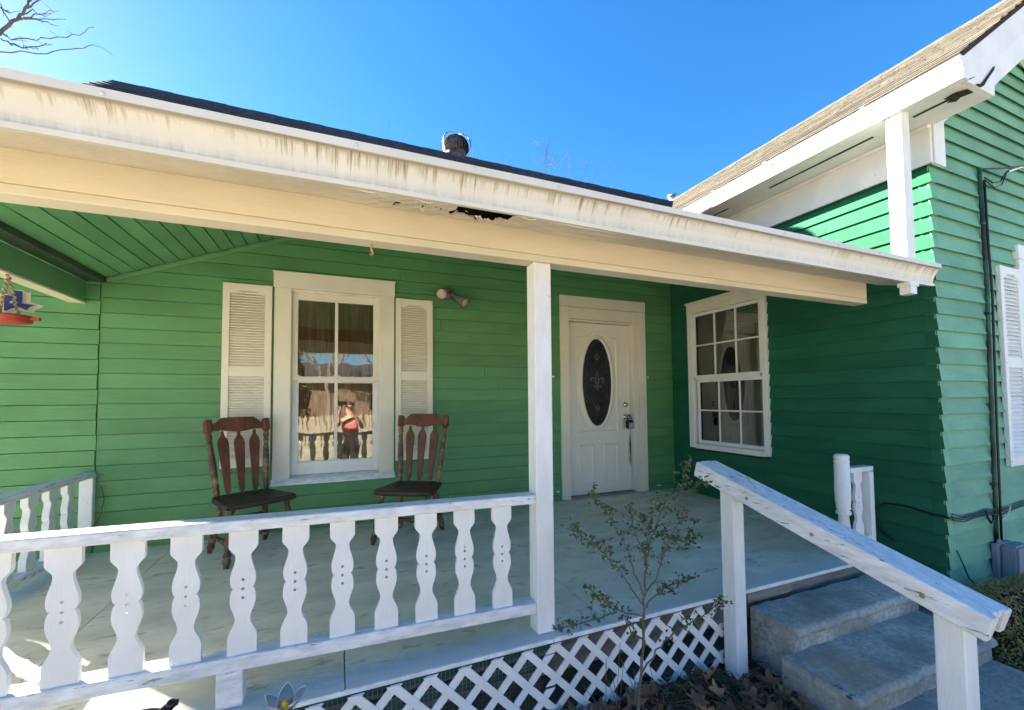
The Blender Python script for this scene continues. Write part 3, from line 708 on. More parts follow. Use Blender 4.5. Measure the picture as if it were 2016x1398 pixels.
# ---- porch floor: big painted sheets, then the framing beneath
floor = obj('porch_floor', (lambda b: (bx(b, -2.3, 3.63, -2.33, -.004, -.06, -.024), b)[1])(newbm()), M['gray_wood'], house)
sx = [-2.40, -1.18, .035, 1.28, 2.49, 3.64, 3.943]
for a, c in zip(sx, sx[1:]):
    b = newbm(); bx(b, a + .002, c - .002, -2.385 if c < 3.9 else -1.95, -.012, -.022 + random.uniform(0, .0015), random.uniform(-.0015, .0005), .0015); obj('floor_sheet', b, M['floor'], floor)
b = newbm(); bx(b, -2.3, 3.64, -2.335, -2.295, -.20, -.061, .002); obj('rim_joist', b, M['gray_wood'], house)
b = newbm(); bx(b, -1.6, 1.02, -2.352, -2.337, -.075, -.026, .002); bx(b, -1.6, .92, -2.362, -2.345, -.15, -.10, .002); obj('skirt_board', b, M['teal_wood'], house)
b = newbm(); bx(b, .95, 3.64, -2.398, -2.387, -.020, .001, .002); obj('edge_trim', b, M['white_worn'], house)
b = newbm(); bx(b, -1.9, .948, -2.398, -2.387, -.020, -.001, .002); obj('edge_trim', b, M['white_worn'], house)
b = newbm(); bx(b, 2.245, 2.62, -2.385, -2.365, -.085, -.024, .003); obj('ledger_board', b, M['gray_wood'], house)
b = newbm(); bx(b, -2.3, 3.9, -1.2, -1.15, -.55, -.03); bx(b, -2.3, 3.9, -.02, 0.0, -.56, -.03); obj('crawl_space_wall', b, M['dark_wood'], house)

# ---- front beam, post, soffit, gutter
beam = obj('porch_beam', (lambda b: (bx(b, -3.1, 3.603, -2.350, -2.262, 1.846, 1.975, .003), b)[1])(newbm()), M['beam'], house)
b = newbm(); bx(b, -3.1, 3.600, -2.352, -2.260, 1.810, 1.844, .003); obj('trim_strip', b, M['beam'], beam)
b = newbm(); bx(b, .892, .985, -2.347, -2.257, 0.001, 1.809, .004); obj('porch_post', b, M['white_worn_z'], house)
# soffit with a rotted hole
b = newbm(); NX, NY = 170, 14
xs = [-3.1, -1, 0.0] + [.1 + .85 * i / NX for i in range(NX + 1)] + [1.5, 2.5, 3.745]
def soff(x, t): return V(x, -2.351 - .303 * t, 1.962 - .087 * t)
vg = [[None] * (NY + 1) for _ in xs]
for i, x in enumerate(xs):
    for j in range(NY + 1):
        p = soff(x, j / NY); 
        if .08 < x < .97: p.z += .004 * math.sin(x * 31 + j) - .003 * math.sin(x * 57 - j * 2)
        vg[i][j] = b.verts.new(p)
rnd = random.Random(3)
for i in range(len(xs) - 1):
    for j in range(NY):
        x = (xs[i] + xs[i + 1]) / 2; t = (j + .5) / NY
        cx = (x - .555) / .125; lo = .24 + .12 * math.sin(x * 40) + .06 * math.sin(x * 93 + 1) + .30 * abs(cx) ** 2
        if abs(cx) < 1 and t > lo and t < 1.0: continue
        # long thin split left of the hole
        s = .55 + .14 * math.sin(x * 22) + .09 * math.sin(x * 61)
        if .20 < x < .45 and abs(t - s) < .045 and rnd.random() < .8: continue
        b.faces.new((vg[i][j], vg[i + 1][j], vg[i + 1][j + 1], vg[i][j + 1]))
bmesh.ops.recalc_face_normals(b, faces=b.faces)
ext = bmesh.ops.extrude_face_region(b, geom=list(b.faces)); bmesh.ops.translate(b, verts=[v for v in ext['geom'] if isinstance(v, bmesh.types.BMVert)], vec=(0, 0, .006))
obj('soffit', b, M['soffit'], house)
b = newbm(); prism(b, [(-2.338, 1.978), (-2.348, 1.978), (-2.348, 2.06), (-2.652, 1.985), (-2.652, 2.0), (-2.338, 2.085)], lambda p, q, d: (d, p, q), -3.1, 3.70); obj('dark_cavity_liner', b, M['dark_wood'], house)  # added dark liner above the soffit so the rot hole shows dark
# curled peeling paint by the hole
b = newbm()
for k in range(16):
    x = random.uniform(.16, .68); t = random.uniform(.35, .8); p = soff(x, t); L_ = random.uniform(.008, .02)
    a = random.uniform(0, 6.28); d = V(math.cos(a), math.sin(a), 0) * L_; s = V(-d.y, d.x, 0) * .4
    vs = [b.verts.new(q) for q in (p - s, p + s, p + d + s * .6 + V(0, 0, -.5 * L_), p + d - s * .6 + V(0, 0, -.6 * L_))]; b.faces.new(vs)
obj('peeling_paint', b, M['beam'], house, kind='stuff')
b = newbm(); bx(b, -3.1, .44, -2.6565, -2.653, 1.878, 2.012); bx(b, .67, 3.735, -2.6565, -2.653, 1.878, 2.012); bx(b, .44, .67, -2.6565, -2.653, 1.91, 2.012); obj('fascia', b, M['trim'], house)
gp = [(-2.657, 2.010), (-2.657, 1.874), (-2.676, 1.872), (-2.679, 1.888), (-2.668, 1.893), (-2.671, 1.915), (-2.680, 1.940), (-2.694, 1.965), (-2.706, 1.980), (-2.717, 1.984), (-2.717, 2.013), (-2.708, 2.013),
      (-2.708, 1.988), (-2.698, 1.982), (-2.686, 1.968), (-2.674, 1.942), (-2.666, 1.918), (-2.664, 1.884), (-2.661, 1.884), (-2.661, 2.010)]
b = newbm()
ks = 34; prev = None
for i in range(ks + 1):
    x = -3.1 + (3.735 + 3.1) * i / ks; dz = .0022 * math.sin(x * 3.1) + .0012 * math.sin(x * 8.3 + 1)
    r = [b.verts.new((x, p + .6 * dz, q + dz)) for p, q in gp]
    if prev:
        for e in range(len(gp)): b.faces.new((prev[e], r[e], r[(e + 1) % len(gp)], prev[(e + 1) % len(gp)]))
    prev = r
gut = obj('gutter', b, M['gutter'], house)
b = newbm(); prism(b, gp[:12], lambda p, q, d: (d, p, q), 3.736, 3.741); obj('end_cap', b, M['gutter'], gut)
b = newbm()
for x in (-.62, .05, .47, .83, 1.32, 1.75, 2.2, 2.65, 3.05, 3.5): ball(b, (x, -2.718, 1.997 + random.uniform(-.003, .004)), .0075, 10, 6, (1, .5, 1))
obj('hanger_screws', b, M['gutter'], gut, smooth=True)
b = newbm(); prism(b, [(3.42, -2.69), (3.52, -2.69), (3.52, -2.62), (3.42, -2.62)], lambda p, q, d: (p, q, d), 1.845, 1.871)
A, B = prism(b, [(3.435, -2.685), (3.505, -2.685), (3.505, -2.625), (3.435, -2.625)], lambda p, q, d: (p, q, d), 1.795, 1.845); obj('downspout_outlet', b, M['white'], gut)

# ---- porch ceiling: sloped boards at the left, flat further in
def cfront(z): return max(-2.26, (z + .10 - 2.018) / .575 - 2.665)      # where the level ceiling meets the slope under the front roof
ceil = obj('porch_ceiling', (lambda b: (prism(b, [(-2.26, 2.15), (cfront(2.772), 2.772), (cfront(2.772), 2.79), (-2.26, 2.168)], lambda p, q, d: (d, p, q), -3.0, 3.944), b)[1])(newbm()), M['ceiling'], house)
sl = .405; Ls = math.hypot(1.61, 1.61 * sl); nb = 17; u = V(1, 0, sl).normalized(); nn = V(sl, 0, -1).normalized()
for k in range(nb):
    a = Ls * k / nb + .0015; c = Ls * (k + 1) / nb - .0015; o_ = V(-1.68, 0, 2.1); f0 = cfront((o_ + u * c).z); w_ = random.uniform(0, .003)
    b = newbm(); prism(b, [(a, 0), (a + .003, .016 - w_), (c - .003, .016 - w_), (c, 0)], lambda p, q, d: o_ + V(0, d, 0) + u * p + nn * (q - .018), f0, -.012); obj('ceiling_board', b, M['ceiling'], ceil)
for k in range(40):
    x = -.055 + .1 * k; b = newbm(); bx(b, x + .003, x + .097, cfront(2.78), -.012, 2.754, 2.771); obj('ceiling_board', b, M['ceiling'], ceil)
b = newbm(); prism(b, [(-1.68, 2.125), (-.07, 2.777), (3.944, 2.777), (3.944, 2.79), (-.07, 2.79), (-1.68, 2.138)], lambda p, q, d: (p, d, q), -1.15, -.012); obj('ceiling_sheet', b, M['ceiling'], ceil)
b = newbm(); prism(b, [(-1.66, 2.062), (-.06, 2.71), (-.06, 2.742), (-1.66, 2.094)], lambda p, q, d: (p, d, q), -.026, -.010); obj('ceiling_trim', b, M['ceiling'], ceil)
lb = obj('side_beam', (lambda b: (bx(b, -1.885, -1.792, -2.262, -.018, 1.905, 2.06, .003), b)[1])(newbm()), M['ceiling'], house)
b = newbm(); bx(b, -1.888, -1.789, -2.262, -.018, 1.889, 1.903, .002); obj('trim_strip', b, M['trim'], lb)
b = newbm(); bx(b, -1.791, -1.672, -2.262, -.018, 2.062, 2.104, .002); obj('ledge_board', b, mat('brown_green_ledge_paint', (0.05, 0.085, 0.05), .6, .15, 4), lb)

# ---- roofs with stepped shingle courses
def roof_courses(name, m, P0, dirU, slope_dir, length, ucount, parent, course=.135, step=.010):
    """P0: eave corner; dirU along eave (length ucount); slope_dir up the slope"""
    s = Vector(slope_dir).normalized(); u_ = Vector(dirU).normalized(); nrm = u_.cross(s).normalized()
    if nrm.z < 0: nrm = -nrm
    b = newbm(); k = int(length / course)
    for i in range(k):
        a0 = P0 + s * (course * i); a1 = P0 + s * (course * (i + 1) + .02); nseg = max(2, int(ucount / .5))
        prev = None
        for j in range(nseg + 1):
            uu = u_ * (ucount * j / nseg); w = random.uniform(-.0025, .0025)
            r = [b.verts.new(q) for q in (a0 + uu + nrm * 0, a0 + uu + nrm * (step + w), a1 + uu + nrm * .002)]
            if prev:
                b.faces.new((prev[0], r[0], r[1], prev[1])); b.faces.new((prev[1], r[1], r[2], prev[2]))
            prev = r
    return obj(name, b, m, parent, fixn=False)
def slab(bm, P0, u_, s, lu, ls, th):
    P0 = Vector(P0); u_ = Vector(u_).normalized(); s = Vector(s).normalized(); nrm = u_.cross(s).normalized()
    if nrm.z < 0: nrm = -nrm
    prism(bm, [(0, 0), (lu, 0), (lu, ls), (0, ls)], lambda p, q, d: P0 + u_ * p + s * q + nrm * d, -th, 0)
pr_s = V(0, 1, .575).normalized()
b = newbm(); slab(b, (-3.1, -2.665, 2.018), (1, 0, 0), pr_s, 6.83, 3.33, .02); r1 = obj('porch_roof', b, M['dark_wood'], house)
roof_courses('shingle_courses', M['shingle_dark'], V(-3.1, -2.675, 2.016), (1, 0, 0), pr_s, 3.36, 6.845, r1)['kind'] = 'stuff'
E0 = V(-2.08, .20, 3.665); m_s = V(0, .80, .62).normalized(); Lm = math.hypot(.80, .62)
b = newbm(); slab(b, E0, (1, 0, 0), m_s, 8.0, Lm, .03); r2 = obj('main_roof', b, M['dark_wood'], house)
roof_courses('shingle_courses', M['shingle_dark'], E0 + V(0, -.02, -.01), (1, 0, 0), m_s, Lm + .1, 8.0, r2)['kind'] = 'stuff'
b = newbm(); slab(b, (-2.08, 1.0, 4.285), (1, 0, 0), (0, 1, -.6), 8.0, 5, .03); obj('rear_roof_slope', b, M['shingle_dark'], house)
b = newbm(); prism(b, [(0.2, 2.5), (6.0, 1.2), (1.0, 4.25), (.2, 3.63)], lambda p, q, d: (d, p, q), -2.0, -1.96); obj('end_wall', b, M['green'], house)
b = newbm()
for i in range(34):
    x = -2.08 + .235 * i; prism(b, [(.86, 4.185), (1.0, 4.303), (1.14, 4.21), (1.14, 4.20), (1.0, 4.293), (.86, 4.175)], lambda p, q, d: (d, p, q + .004 * (i % 2)), x, x + .25)
obj('ridge_caps', b, M['shingle_dark'], r2)
# wing roof, ridge along y at x = 5.4
w_s = V(1.93, 0, 1.39).normalized(); Lw = math.hypot(1.93, 1.39) + .0
b = newbm(); slab(b, (3.47, -2.945, 3.200), (0, 1, 0), w_s, 9.0, Lw, .03); r3 = obj('wing_roof', b, M['dark_wood'], house)
roof_courses('shingle_courses', M['shingle_tan'], V(3.455, -2.965, 3.192), (0, 1, 0), w_s, Lw + .05, 9.05, r3)['kind'] = 'stuff'
b = newbm(); slab(b, (7.33, -2.945, 3.200), (0, 1, 0), V(-1.93, 0, 1.39), 9.0, Lw, .03); obj('wing_roof', b, M['shingle_tan'], house)
b = newbm()
for i in range(36):
    y = -2.96 + .25 * i; prism(b, [(5.26, 4.50), (5.4, 4.606), (5.54, 4.50), (5.54, 4.49), (5.4, 4.596), (5.26, 4.49)], lambda p, q, d: (p, d, q + .004 * (i % 2)), y, y + .265)
obj('ridge_caps', b, M['shingle_tan'], r3)
# rake boards of the gable
for sgn in (1, -1):
    X = lambda a: a if sgn == 1 else 10.8 - a
    b = newbm(); prism(b, [(3.50, 3.198), (5.4, 4.566), (5.4, 4.36), (3.70, 3.136), (3.58, 3.085), (3.56, 3.14)], lambda p, q, d: (X(p), d, q), -2.943, -2.918); obj('rake_board', b, M['white'], house)
    b = newbm(); prism(b, [(3.70, 3.134), (5.4, 4.358), (5.4, 4.19), (3.96, 3.155), (3.95, 3.08), (3.60, 3.08)], lambda p, q, d: (X(p), d, q), -2.936, -2.908); obj('rake_board', b, M['white'], house)
    b = newbm(); prism(b, [(3.955, 3.16), (5.4, 4.20), (5.4, 4.218), (3.955, 3.178)], lambda p, q, d: (X(p), d, q), -2.907, YG + .0); obj('rake_soffit', b, M['white'], house)
    b = newbm(); prism(b, [(3.955, 3.155), (5.4, 4.195), (5.4, 4.07), (4.10, 3.135), (4.102, 2.80), (3.955, 2.80)], lambda p, q, d: (X(p), d, q), YG - .040, YG - .021); obj('frieze_board', b, M['white'], house)
# eave of the wing
b = newbm(); bx(b, XW - .040, XW - .019, -2.625, 1.0, 2.80, 3.078, .003); obj('frieze_board', b, M['white'], house)
b = newbm(); bx(b, XW - .055, XW - .041, -2.62, 1.0, 3.05, 3.078, .003); obj('crown_strip', b, M['white'], house)
ws = obj('wing_soffit', (lambda b: (bx(b, 3.57, 3.953, -2.907, 1.0, 3.080, 3.092, .002), b)[1])(newbm()), M['white'], house)
for y0, y1 in ((-2.86, -2.62), (-2.38, -1.55), (-1.10, -.55)):
    b = newbm(); bx(b, 3.70, 3.722, y0, y1, 3.0765, 3.0785); obj('vent_slot', b, M['dark_wood'], ws)
b = newbm(); b_ = [(3.69, -2.905), (3.76, -2.905), (3.745, -2.85), (3.77, -2.82), (3.735, -2.79), (3.715, -2.83), (3.67, -2.80), (3.66, -2.86)]
prism(b, b_, lambda p, q, d: (p, q, d), 3.072, 3.077); obj('rot_patch', b, M['dark_wood'], ws)
b = newbm(); prism(b, [(3.70, 3.085), (3.76, 3.10), (3.86, 3.19), (3.95, 3.275), (3.93, 3.24), (3.84, 3.155), (3.79, 3.10), (3.76, 3.083)], lambda p, q, d: (p, d, q), -2.947, -2.937); obj('rot_patch', b, M['dark_wood'], ws)
b = newbm(); bx(b, 3.565, 3.578, -2.91, 1.0, 3.07, 3.205); obj('fascia', b, M['white'], house)
wg = [(3.564, 3.190), (3.564, 3.062), (3.498, 3.060), (3.494, 3.074), (3.500, 3.080), (3.496, 3.11), (3.484, 3.145), (3.470, 3.166), (3.462, 3.170), (3.462, 3.198), (3.470, 3.198), (3.470, 3.173), (3.492, 3.146), (3.506, 3.075), (3.556, 3.075), (3.556, 3.190)]
b = newbm(); prism(b, wg, lambda p, q, d: (p, d, q), -2.955, .3); wgo = obj('gutter', b, M['white'], house)
b = newbm(); prism(b, wg[:10], lambda p, q, d: (p, d, q), -2.960, -2.956); obj('end_cap', b, M['white'], wgo)
b = newbm()
for y in (-2.45, -1.7, -1.15): tube(b, [(3.463, y, 3.182), (3.438, y + .004, 3.184), (3.436, y - .02, 3.178)], .005, 6)
obj('gutter_spike', b, M['white'], wgo)
# post carrying the wing eave, standing on the porch roof
b = newbm(); bx(b, 3.520, 3.612, -2.640, -2.548, 2.05, 3.079, .003); obj('eave_post', b, M['white_worn_z'], house)

# ================================================================== THINGS ON THE HOUSE
vent = thing('roof_vent', 'round metal turbine vent on the dark main roof', 'roof vent', (1.40, .98, 4.26))
b = newbm(); turned(b, (1.40, 1.05, 4.18), (1.40, 1.05, 4.345), [(0, .17), (.3, .155), (.9, .135), (1, .14)], 20); obj('vent_base', b, M['old_metal'], vent, smooth=True)
vc = V(1.40, 1.05, 4.425)
fin = None
for k in range(26):
    a = 2 * math.pi * k / 26; b = newbm(); prev = None
    for i in range(9):
        t = -1.15 + 2.3 * i / 8; rr = .170 * math.cos(t) ** .8; zz = .14 * math.sin(t); a0 = a + .10 * i / 8
        p0 = vc + V(rr * math.cos(a0), rr * math.sin(a0), zz); p1 = vc + V(rr * .90 * math.cos(a0 + .22), rr * .90 * math.sin(a0 + .22), zz)
        r = (b.verts.new(p0), b.verts.new(p1))
        if prev: b.faces.new((prev[0], r[0], r[1], prev[1]))
        prev = r
    obj('fin', b, M['old_metal'], vent, fixn=False, smooth=True)
b = newbm(); turned(b, vc + V(0, 0, -.09), vc + V(0, 0, .12), [(0, .125), (.5, .135), (.8, .12), (1, .07)], 16); obj('core', b, M['dark_wood'], vent)
b = newbm(); turned(b, vc + V(0, 0, .118), vc + V(0, 0, .142), [(0, .085), (.7, .08), (1, .03)], 16); obj('cap', b, M['old_metal'], vent, smooth=True)
for k in range(3):
    a = R(205 + 120 * k); pts = []
    for i in range(11):
        t = -1.3 + 2.75 * i / 10; rr = .205 * math.cos(t * .92); zz = .175 * math.sin(t); pts.append(vc + V(rr * math.cos(a), rr * math.sin(a), zz))
    b = newbm(); tube(b, pts, .009, 6); obj('brace', b, M['metal'], vent, smooth=True)
pv = thing('vent_pipe', 'small capped metal flue just past the tan wing roof ridge', 'vent pipe', (5.5, 1.55, 4.4))
b = newbm(); turned(b, (5.5, 1.55, 4.40), (5.5, 1.55, 4.70), [(0, .06), (1, .06)], 14); obj('pipe', b, M['metal'], pv)
b = newbm(); turned(b, (5.5, 1.55, 4.71), (5.5, 1.55, 4.77), [(0, .095), (.5, .09), (1, .03)], 14); obj('cap', b, M['metal'], pv)

fl = thing('floodlight', 'twin headed dull white floodlight on the green wall beside the window', 'floodlight', (1.02, 0, 2.20))
b = newbm(); turned(b, (1.02, -.008, 2.215), (1.02, -.055, 2.215), [(0, .066), (.4, .067), (.8, .055), (1, .036)], 16); obj('wall_plate', b, M['dull_white_metal'], fl, smooth=True)
for s, e in ((-1, (-.075, -.16, -.06)), (1, (.125, -.13, -.12))):
    b = newbm(); p0 = V(1.02 + s * .024, -.045, 2.215); d = V(*e); p1 = p0 + d * .35; p2 = p0 + d
    turned(b, p0, p1, [(0, .02), (.5, .025), (1, .022)], 12)
    turned(b, p1, p2, [(0, .026), (.25, .031), (.5, .034), (.85, .056), (1, .060)], 14); hd = obj('lamp_holder', b, M['dull_white_metal'], fl, smooth=True)
    dn = d.normalized(); b = newbm(); turned(b, p2 - dn * .004, p2 + dn * .010, [(0, .052), (.6, .044), (1, .012)], 14); obj('lamp_lens', b, M['lamp_glass'], hd, smooth=True)

lk = thing('lockbox', 'small black and grey key lockbox hanging on the door knob', 'lockbox', (3.248, .0, .82))
b = newbm(); bx(b, 3.208, 3.290, -.045, .006, .765, .868, .008); obj('body', b, M['black'], lk)
b = newbm(); bx(b, 3.222, 3.288, -.050, -.046, .768, .838, .002); obj('cover', b, mat('grey_lock_cover', (.35, .36, .38), .4, .05, 5), lk)
b = newbm(); tube(b, [(3.222, -.018, .866), (3.222, -.018, .905), (3.234, -.018, .93), (3.262, -.018, .93), (3.276, -.018, .905), (3.276, -.018, .866)], .006, 8); obj('shackle', b, M['black'], lk, smooth=True)

hk = thing('hook', 'small rusty screw hook under the porch beam', 'hook', (.13, -2.30, 1.81))
b = newbm(); tube(b, [(.13, -2.30, 1.812), (.13, -2.30, 1.785), (.136, -2.302, 1.772), (.131, -2.304, 1.758), (.126, -2.302, 1.766)], .0045, 7)
hm = mat('rusty_iron', (.42, .27, .12), .7, .25, 40); obj('screw_hook', b, hm, hk)

# utility lines on the gable wall
yl = YG - .03
um = thing('conduit', 'dark green painted cable riser up the gable wall', 'conduit', (4.58, yl, -.03))
b = newbm(); tube(b, [(4.612, yl, 2.90), (4.624, yl, 2.4), (4.634, yl, 2.0), (4.60, yl, 1.1), (4.578, yl, .35), (4.562, yl, .02)], .014, 8); obj('riser', b, M['cable_green'], um, smooth=True)
b = newbm(); tube(b, [(4.630, yl - .018, 2.80), (4.640, yl - .018, 2.3), (4.652, yl - .02, 1.9), (4.612, yl - .02, 1.0), (4.592, yl - .02, .35), (4.590, yl - .018, .05)], .008, 7); obj('cable', b, M['black'], um, smooth=True)
for z, x in ((2.45, 4.624), (1.75, 4.628), (1.05, 4.60), (.45, 4.582)):
    b = newbm(); bx(b, x - .03, x + .03, yl - .017, yl + .024, z, z + .016, .002); obj('strap', b, M['cable_green'], um)
sdp = thing('service_drop', 'black overhead wire with drip loop reaching the gable wall from the right', 'wire', (4.62, yl, 2.75))
b = newbm(); tube(b, [(4.62, yl - .02, 2.885), (4.82, yl - .06, 2.91), (5.15, yl - .12, 2.97), (5.9, yl - .3, 3.10), (9.0, -3.6, 3.6)], .006, 6); obj('wire', b, M['black'], sdp)
b = newbm(); tube(b, [(4.63, yl - .02, 2.82), (4.70, yl - .04, 2.78), (4.79, yl - .05, 2.80), (4.86, yl - .06, 2.88), (4.92, yl - .075, 2.925)], .006, 6); tube(b, [(4.63, yl - .02, 2.80), (4.72, yl - .04, 2.745), (4.81, yl - .05, 2.78), (4.88, yl - .06, 2.89)], .005, 6); obj('drip_loop', b, M['black'], sdp)
b = newbm(); tube(b, [(4.88, yl - .065, 2.895), (5.02, yl - .09, 2.945), (5.12, yl - .11, 2.965)], .011, 7); obj('clamp', b, M['metal'], sdp)
cb = thing('cable_bundle', 'black cables looping low round the corner of the green wing', 'cables', (4.1, yl, .25))
xs_ = XW - .03
for k, (dz, r) in enumerate(((0, .007), (.022, .005), (-.016, .006))):
    b = newbm(); tube(b, [(3.945, YG - .035 - .004 * k, .285 + dz), (4.10, yl - .004 * k, .255 + dz), (4.25, yl - .004 * k, .262 + dz * .6), (4.43, yl - .004 * k, .268 + dz), (4.62, yl - .006 * k, .245 + dz), (4.85, yl, .26 + dz), (5.10, yl, .275 + dz), (6.0, yl, .26 + dz)], r, 6); obj('cable', b, M['black'] if k != 1 else M['cable_green'], cb)
b = newbm(); tube(b, [(3.91, YG - .036, .283), (xs_, -2.50, .29), (xs_, -2.36, .31), (xs_, -2.24, .30), (xs_ - .01, -2.19, .25), (xs_ - .01, -2.18, .16), (xs_ - .01, -2.22, .08), (xs_ - .01, -2.30, .03)], .008, 7); obj('cable', b, M['black'], cb)
b = newbm(); tube(b, [(4.38, yl - .02, .29), (4.37, yl - .03, .24), (4.40, yl - .035, .20), (4.45, yl - .03, .21), (4.49, yl - .02, .245)], .008, 7); obj('loop', b, M['black'], cb)
b = newbm(); tube(b, [(4.60, yl - .02, .20), (4.66, yl - .03, .225), (4.71, yl - .03, .27), (4.74, yl - .02, .29)], .006, 6); tube(b, [(4.60, yl - .02, .20), (4.598, yl - .02, .05)], .006, 6); obj('lead', b, mat('pale_cable', (.5, .52, .5), .5, .05, 4), cb)
b = newbm(); tube(b, [(4.0, YG - .03, .05), (4.06, YG - .035, -.05), (4.13, YG - .035, -.16), (4.19, YG - .05, -.22)], .005, 5); obj('cable', b, M['cable_green'], cb)
mb = thing('utility_box', 'grey plastic utility box low on the gable wall', 'utility box', (4.63, YG - .02, -.25))
b = newbm(); bx(b, 4.50, 4.72, YG - .06, YG - .018, -.22, .03, .008); obj('back_box', b, M['grey_box'], mb)
b = newbm(); prism(b, [(4.515, -.215), (4.74, -.235), (4.75, -.03), (4.72, .035), (4.525, .035)], lambda p, q, d: (p, d, q), YG - .15, YG - .061)
bmesh.ops.bevel(b, geom=list(b.edges), offset=.015, segments=2, affect='EDGES'); obj('cover', b, M['grey_box'], mb)
b = newbm(); turned(b, (4.545, YG - .05, .028), (4.545, YG - .05, .06), [(0, .016), (.5, .016), (.55, .01), (1, .01)], 10); obj('gland', b, M['grey_box'], mb)
b = newbm(); turned(b, (4.70, YG - .06, -.27), (4.70, YG - .06, -.235), [(0, .018), (1, .018)], 10); obj('gland', b, M['grey_box'], mb)

# ================================================================== RAILINGS
BW = .0475
def bal_profile(h):
    kp = [(0, 1), (.135, 1), (.28, .52), (.43, .88), (.535, .64), (.61, .88), (.79, .53), (.875, 1), (1, 1)]
    L_, sm = [], 9
    for (t0, w0), (t1, w1) in zip(kp, kp[1:]):
        for i in range(sm):
            s = i / sm
            if (t0, t1) == (.43, .535): e = 1 - math.sqrt(max(0, 1 - s * s))     # cusp between the two bulges
            elif (t0, t1) == (.535, .61): e = math.sqrt(max(0, 1 - (1 - s) ** 2))
            else: e = s * s * (3 - 2 * s)
            L_.append((t0 + (t1 - t0) * s, w0 + (w1 - w0) * e))
    L_.append((1, 1)); return [(t * h, w * BW) for t, w in L_]
def baluster_bm(h, th, along='x', holes=True):
    pf = bal_profile(h); b = newbm()
    loop = [b.verts.new((w, 0, z)) for z, w in pf] + [b.verts.new((-w, 0, z)) for z, w in reversed(pf)]
    ed = [b.edges.new((loop[i], loop[(i + 1) % len(loop)])) for i in range(len(loop))]
    if holes:
        for zc in (.455, .525, .60):
            c = [b.verts.new((.0055 * math.cos(2 * math.pi * k / 10), 0, zc * h + .0055 * math.sin(2 * math.pi * k / 10))) for k in range(10)]
            ed += [b.edges.new((c[i], c[(i + 1) % 10])) for i in range(10)]
    bmesh.ops.triangle_fill(b, edges=ed, use_beauty=True)
    ext = bmesh.ops.extrude_face_region(b, geom=list(b.faces)); bmesh.ops.translate(b, verts=[v for v in ext['geom'] if isinstance(v, bmesh.types.BMVert)], vec=(0, th, 0))
    bmesh.ops.translate(b, verts=b.verts, vec=(0, -th / 2, 0))
    if along == 'y': bmesh.ops.rotate(b, verts=b.verts, matrix=Matrix.Rotation(R(90), 3, 'Z'))
    return b
fr = thing('porch_railing', 'white front porch railing with scroll cut balusters, ending at the post', 'railing', (-.4, -2.30, 0))
zt = lambda x: .6435 - .0155 * (x - .87)      # centre of the top rail (sags to the right)
zb = lambda x: .124 - .0265 * (x - .87)
b = newbm(); bar(b, (-1.76, -2.30, zt(-1.76)), (.891, -2.30, zt(.891)), .090, .042, bev=.004); obj('top_rail', b, M['white_worn'], fr)
b = newbm(); bar(b, (-1.76, -2.295, zb(-1.76)), (.891, -2.295, zb(.891)), .088, .050, bev=.004); obj('bottom_rail', b, M['white_worn'], fr)
bcen = [-1.71, -1.54, -1.365, -1.19, -1.017, -.842, -.672, -.50, -.327, -.153, .022, .198, .369, .543, .724]
first = None
for x in bcen:
    z0 = zb(x) + .0255; z1 = zt(x) - .0215
    if first is None:
        b = baluster_bm(z1 - z0, .020); bmesh.ops.translate(b, verts=b.verts, vec=(x, -2.312, z0)); first = obj('baluster', b, M['white'], fr, origin=(x, -2.312, z0)); h0 = z1 - z0
    else:
        c = place(first, fr, (x + random.uniform(-.002, .002), -2.312, z0)); c.scale = (1, 1, (z1 - z0) / h0); c.rotation_euler = (random.uniform(-.01, .01), random.uniform(-.010, .010), random.uniform(-.05, .05))
b = newbm(); bx(b, -.405, -.320, -2.335, -2.27, 0.001, zb(-.36) - .026, .003); obj('support_block', b, M['white_worn'], fr)
b = newbm(); bx(b, -1.80, -1.71, -2.345, -2.255, 0.001, 1.808, .004); obj('porch_post', b, M['white_worn_z'], house)
# side railing at the left end (runs back to the wall)
sr = thing('side_railing', 'white scroll cut side railing at the left end of the porch', 'railing', (-1.73, -1.1, 0))
b = newbm(); bar(b, (-1.735, -2.254, .598), (-1.735, -.016, .588), .088, .040, bev=.004); obj('top_rail', b, M['white_worn_y'], sr)
b = newbm(); bar(b, (-1.735, -2.254, .098), (-1.735, -.016, .098), .088, .045, bev=.004); obj('bottom_rail', b, M['white_worn_y'], sr)
first = None; y = -.285
while y > -2.15:
    if first is None:
        b = baluster_bm(.452, .036, 'y'); bmesh.ops.translate(b, verts=b.verts, vec=(-1.735, y, .1215)); first = obj('baluster', b, M['white'], sr, origin=(-1.735, y, .1215))
    else: place(first, sr, (-1.735, y, .1215))
    y -= .2
b = newbm(); bx(b, -1.775, -1.695, -.060, -.018, .1215, .567, .003); obj('end_board', b, M['white'], sr)
b = newbm(); tube(b, [(-1.66, -.03, .50), (-1.638, -.032, .40), (-1.655, -.04, .28), (-1.70, -.062, .17), (-1.72, -.08, .11), (-1.69, -.10, .09)], .004, 6)
tag(obj('loose_wire', b, M['stem']), 'thin pale loose wire hanging beside the side railing end', 'wire')

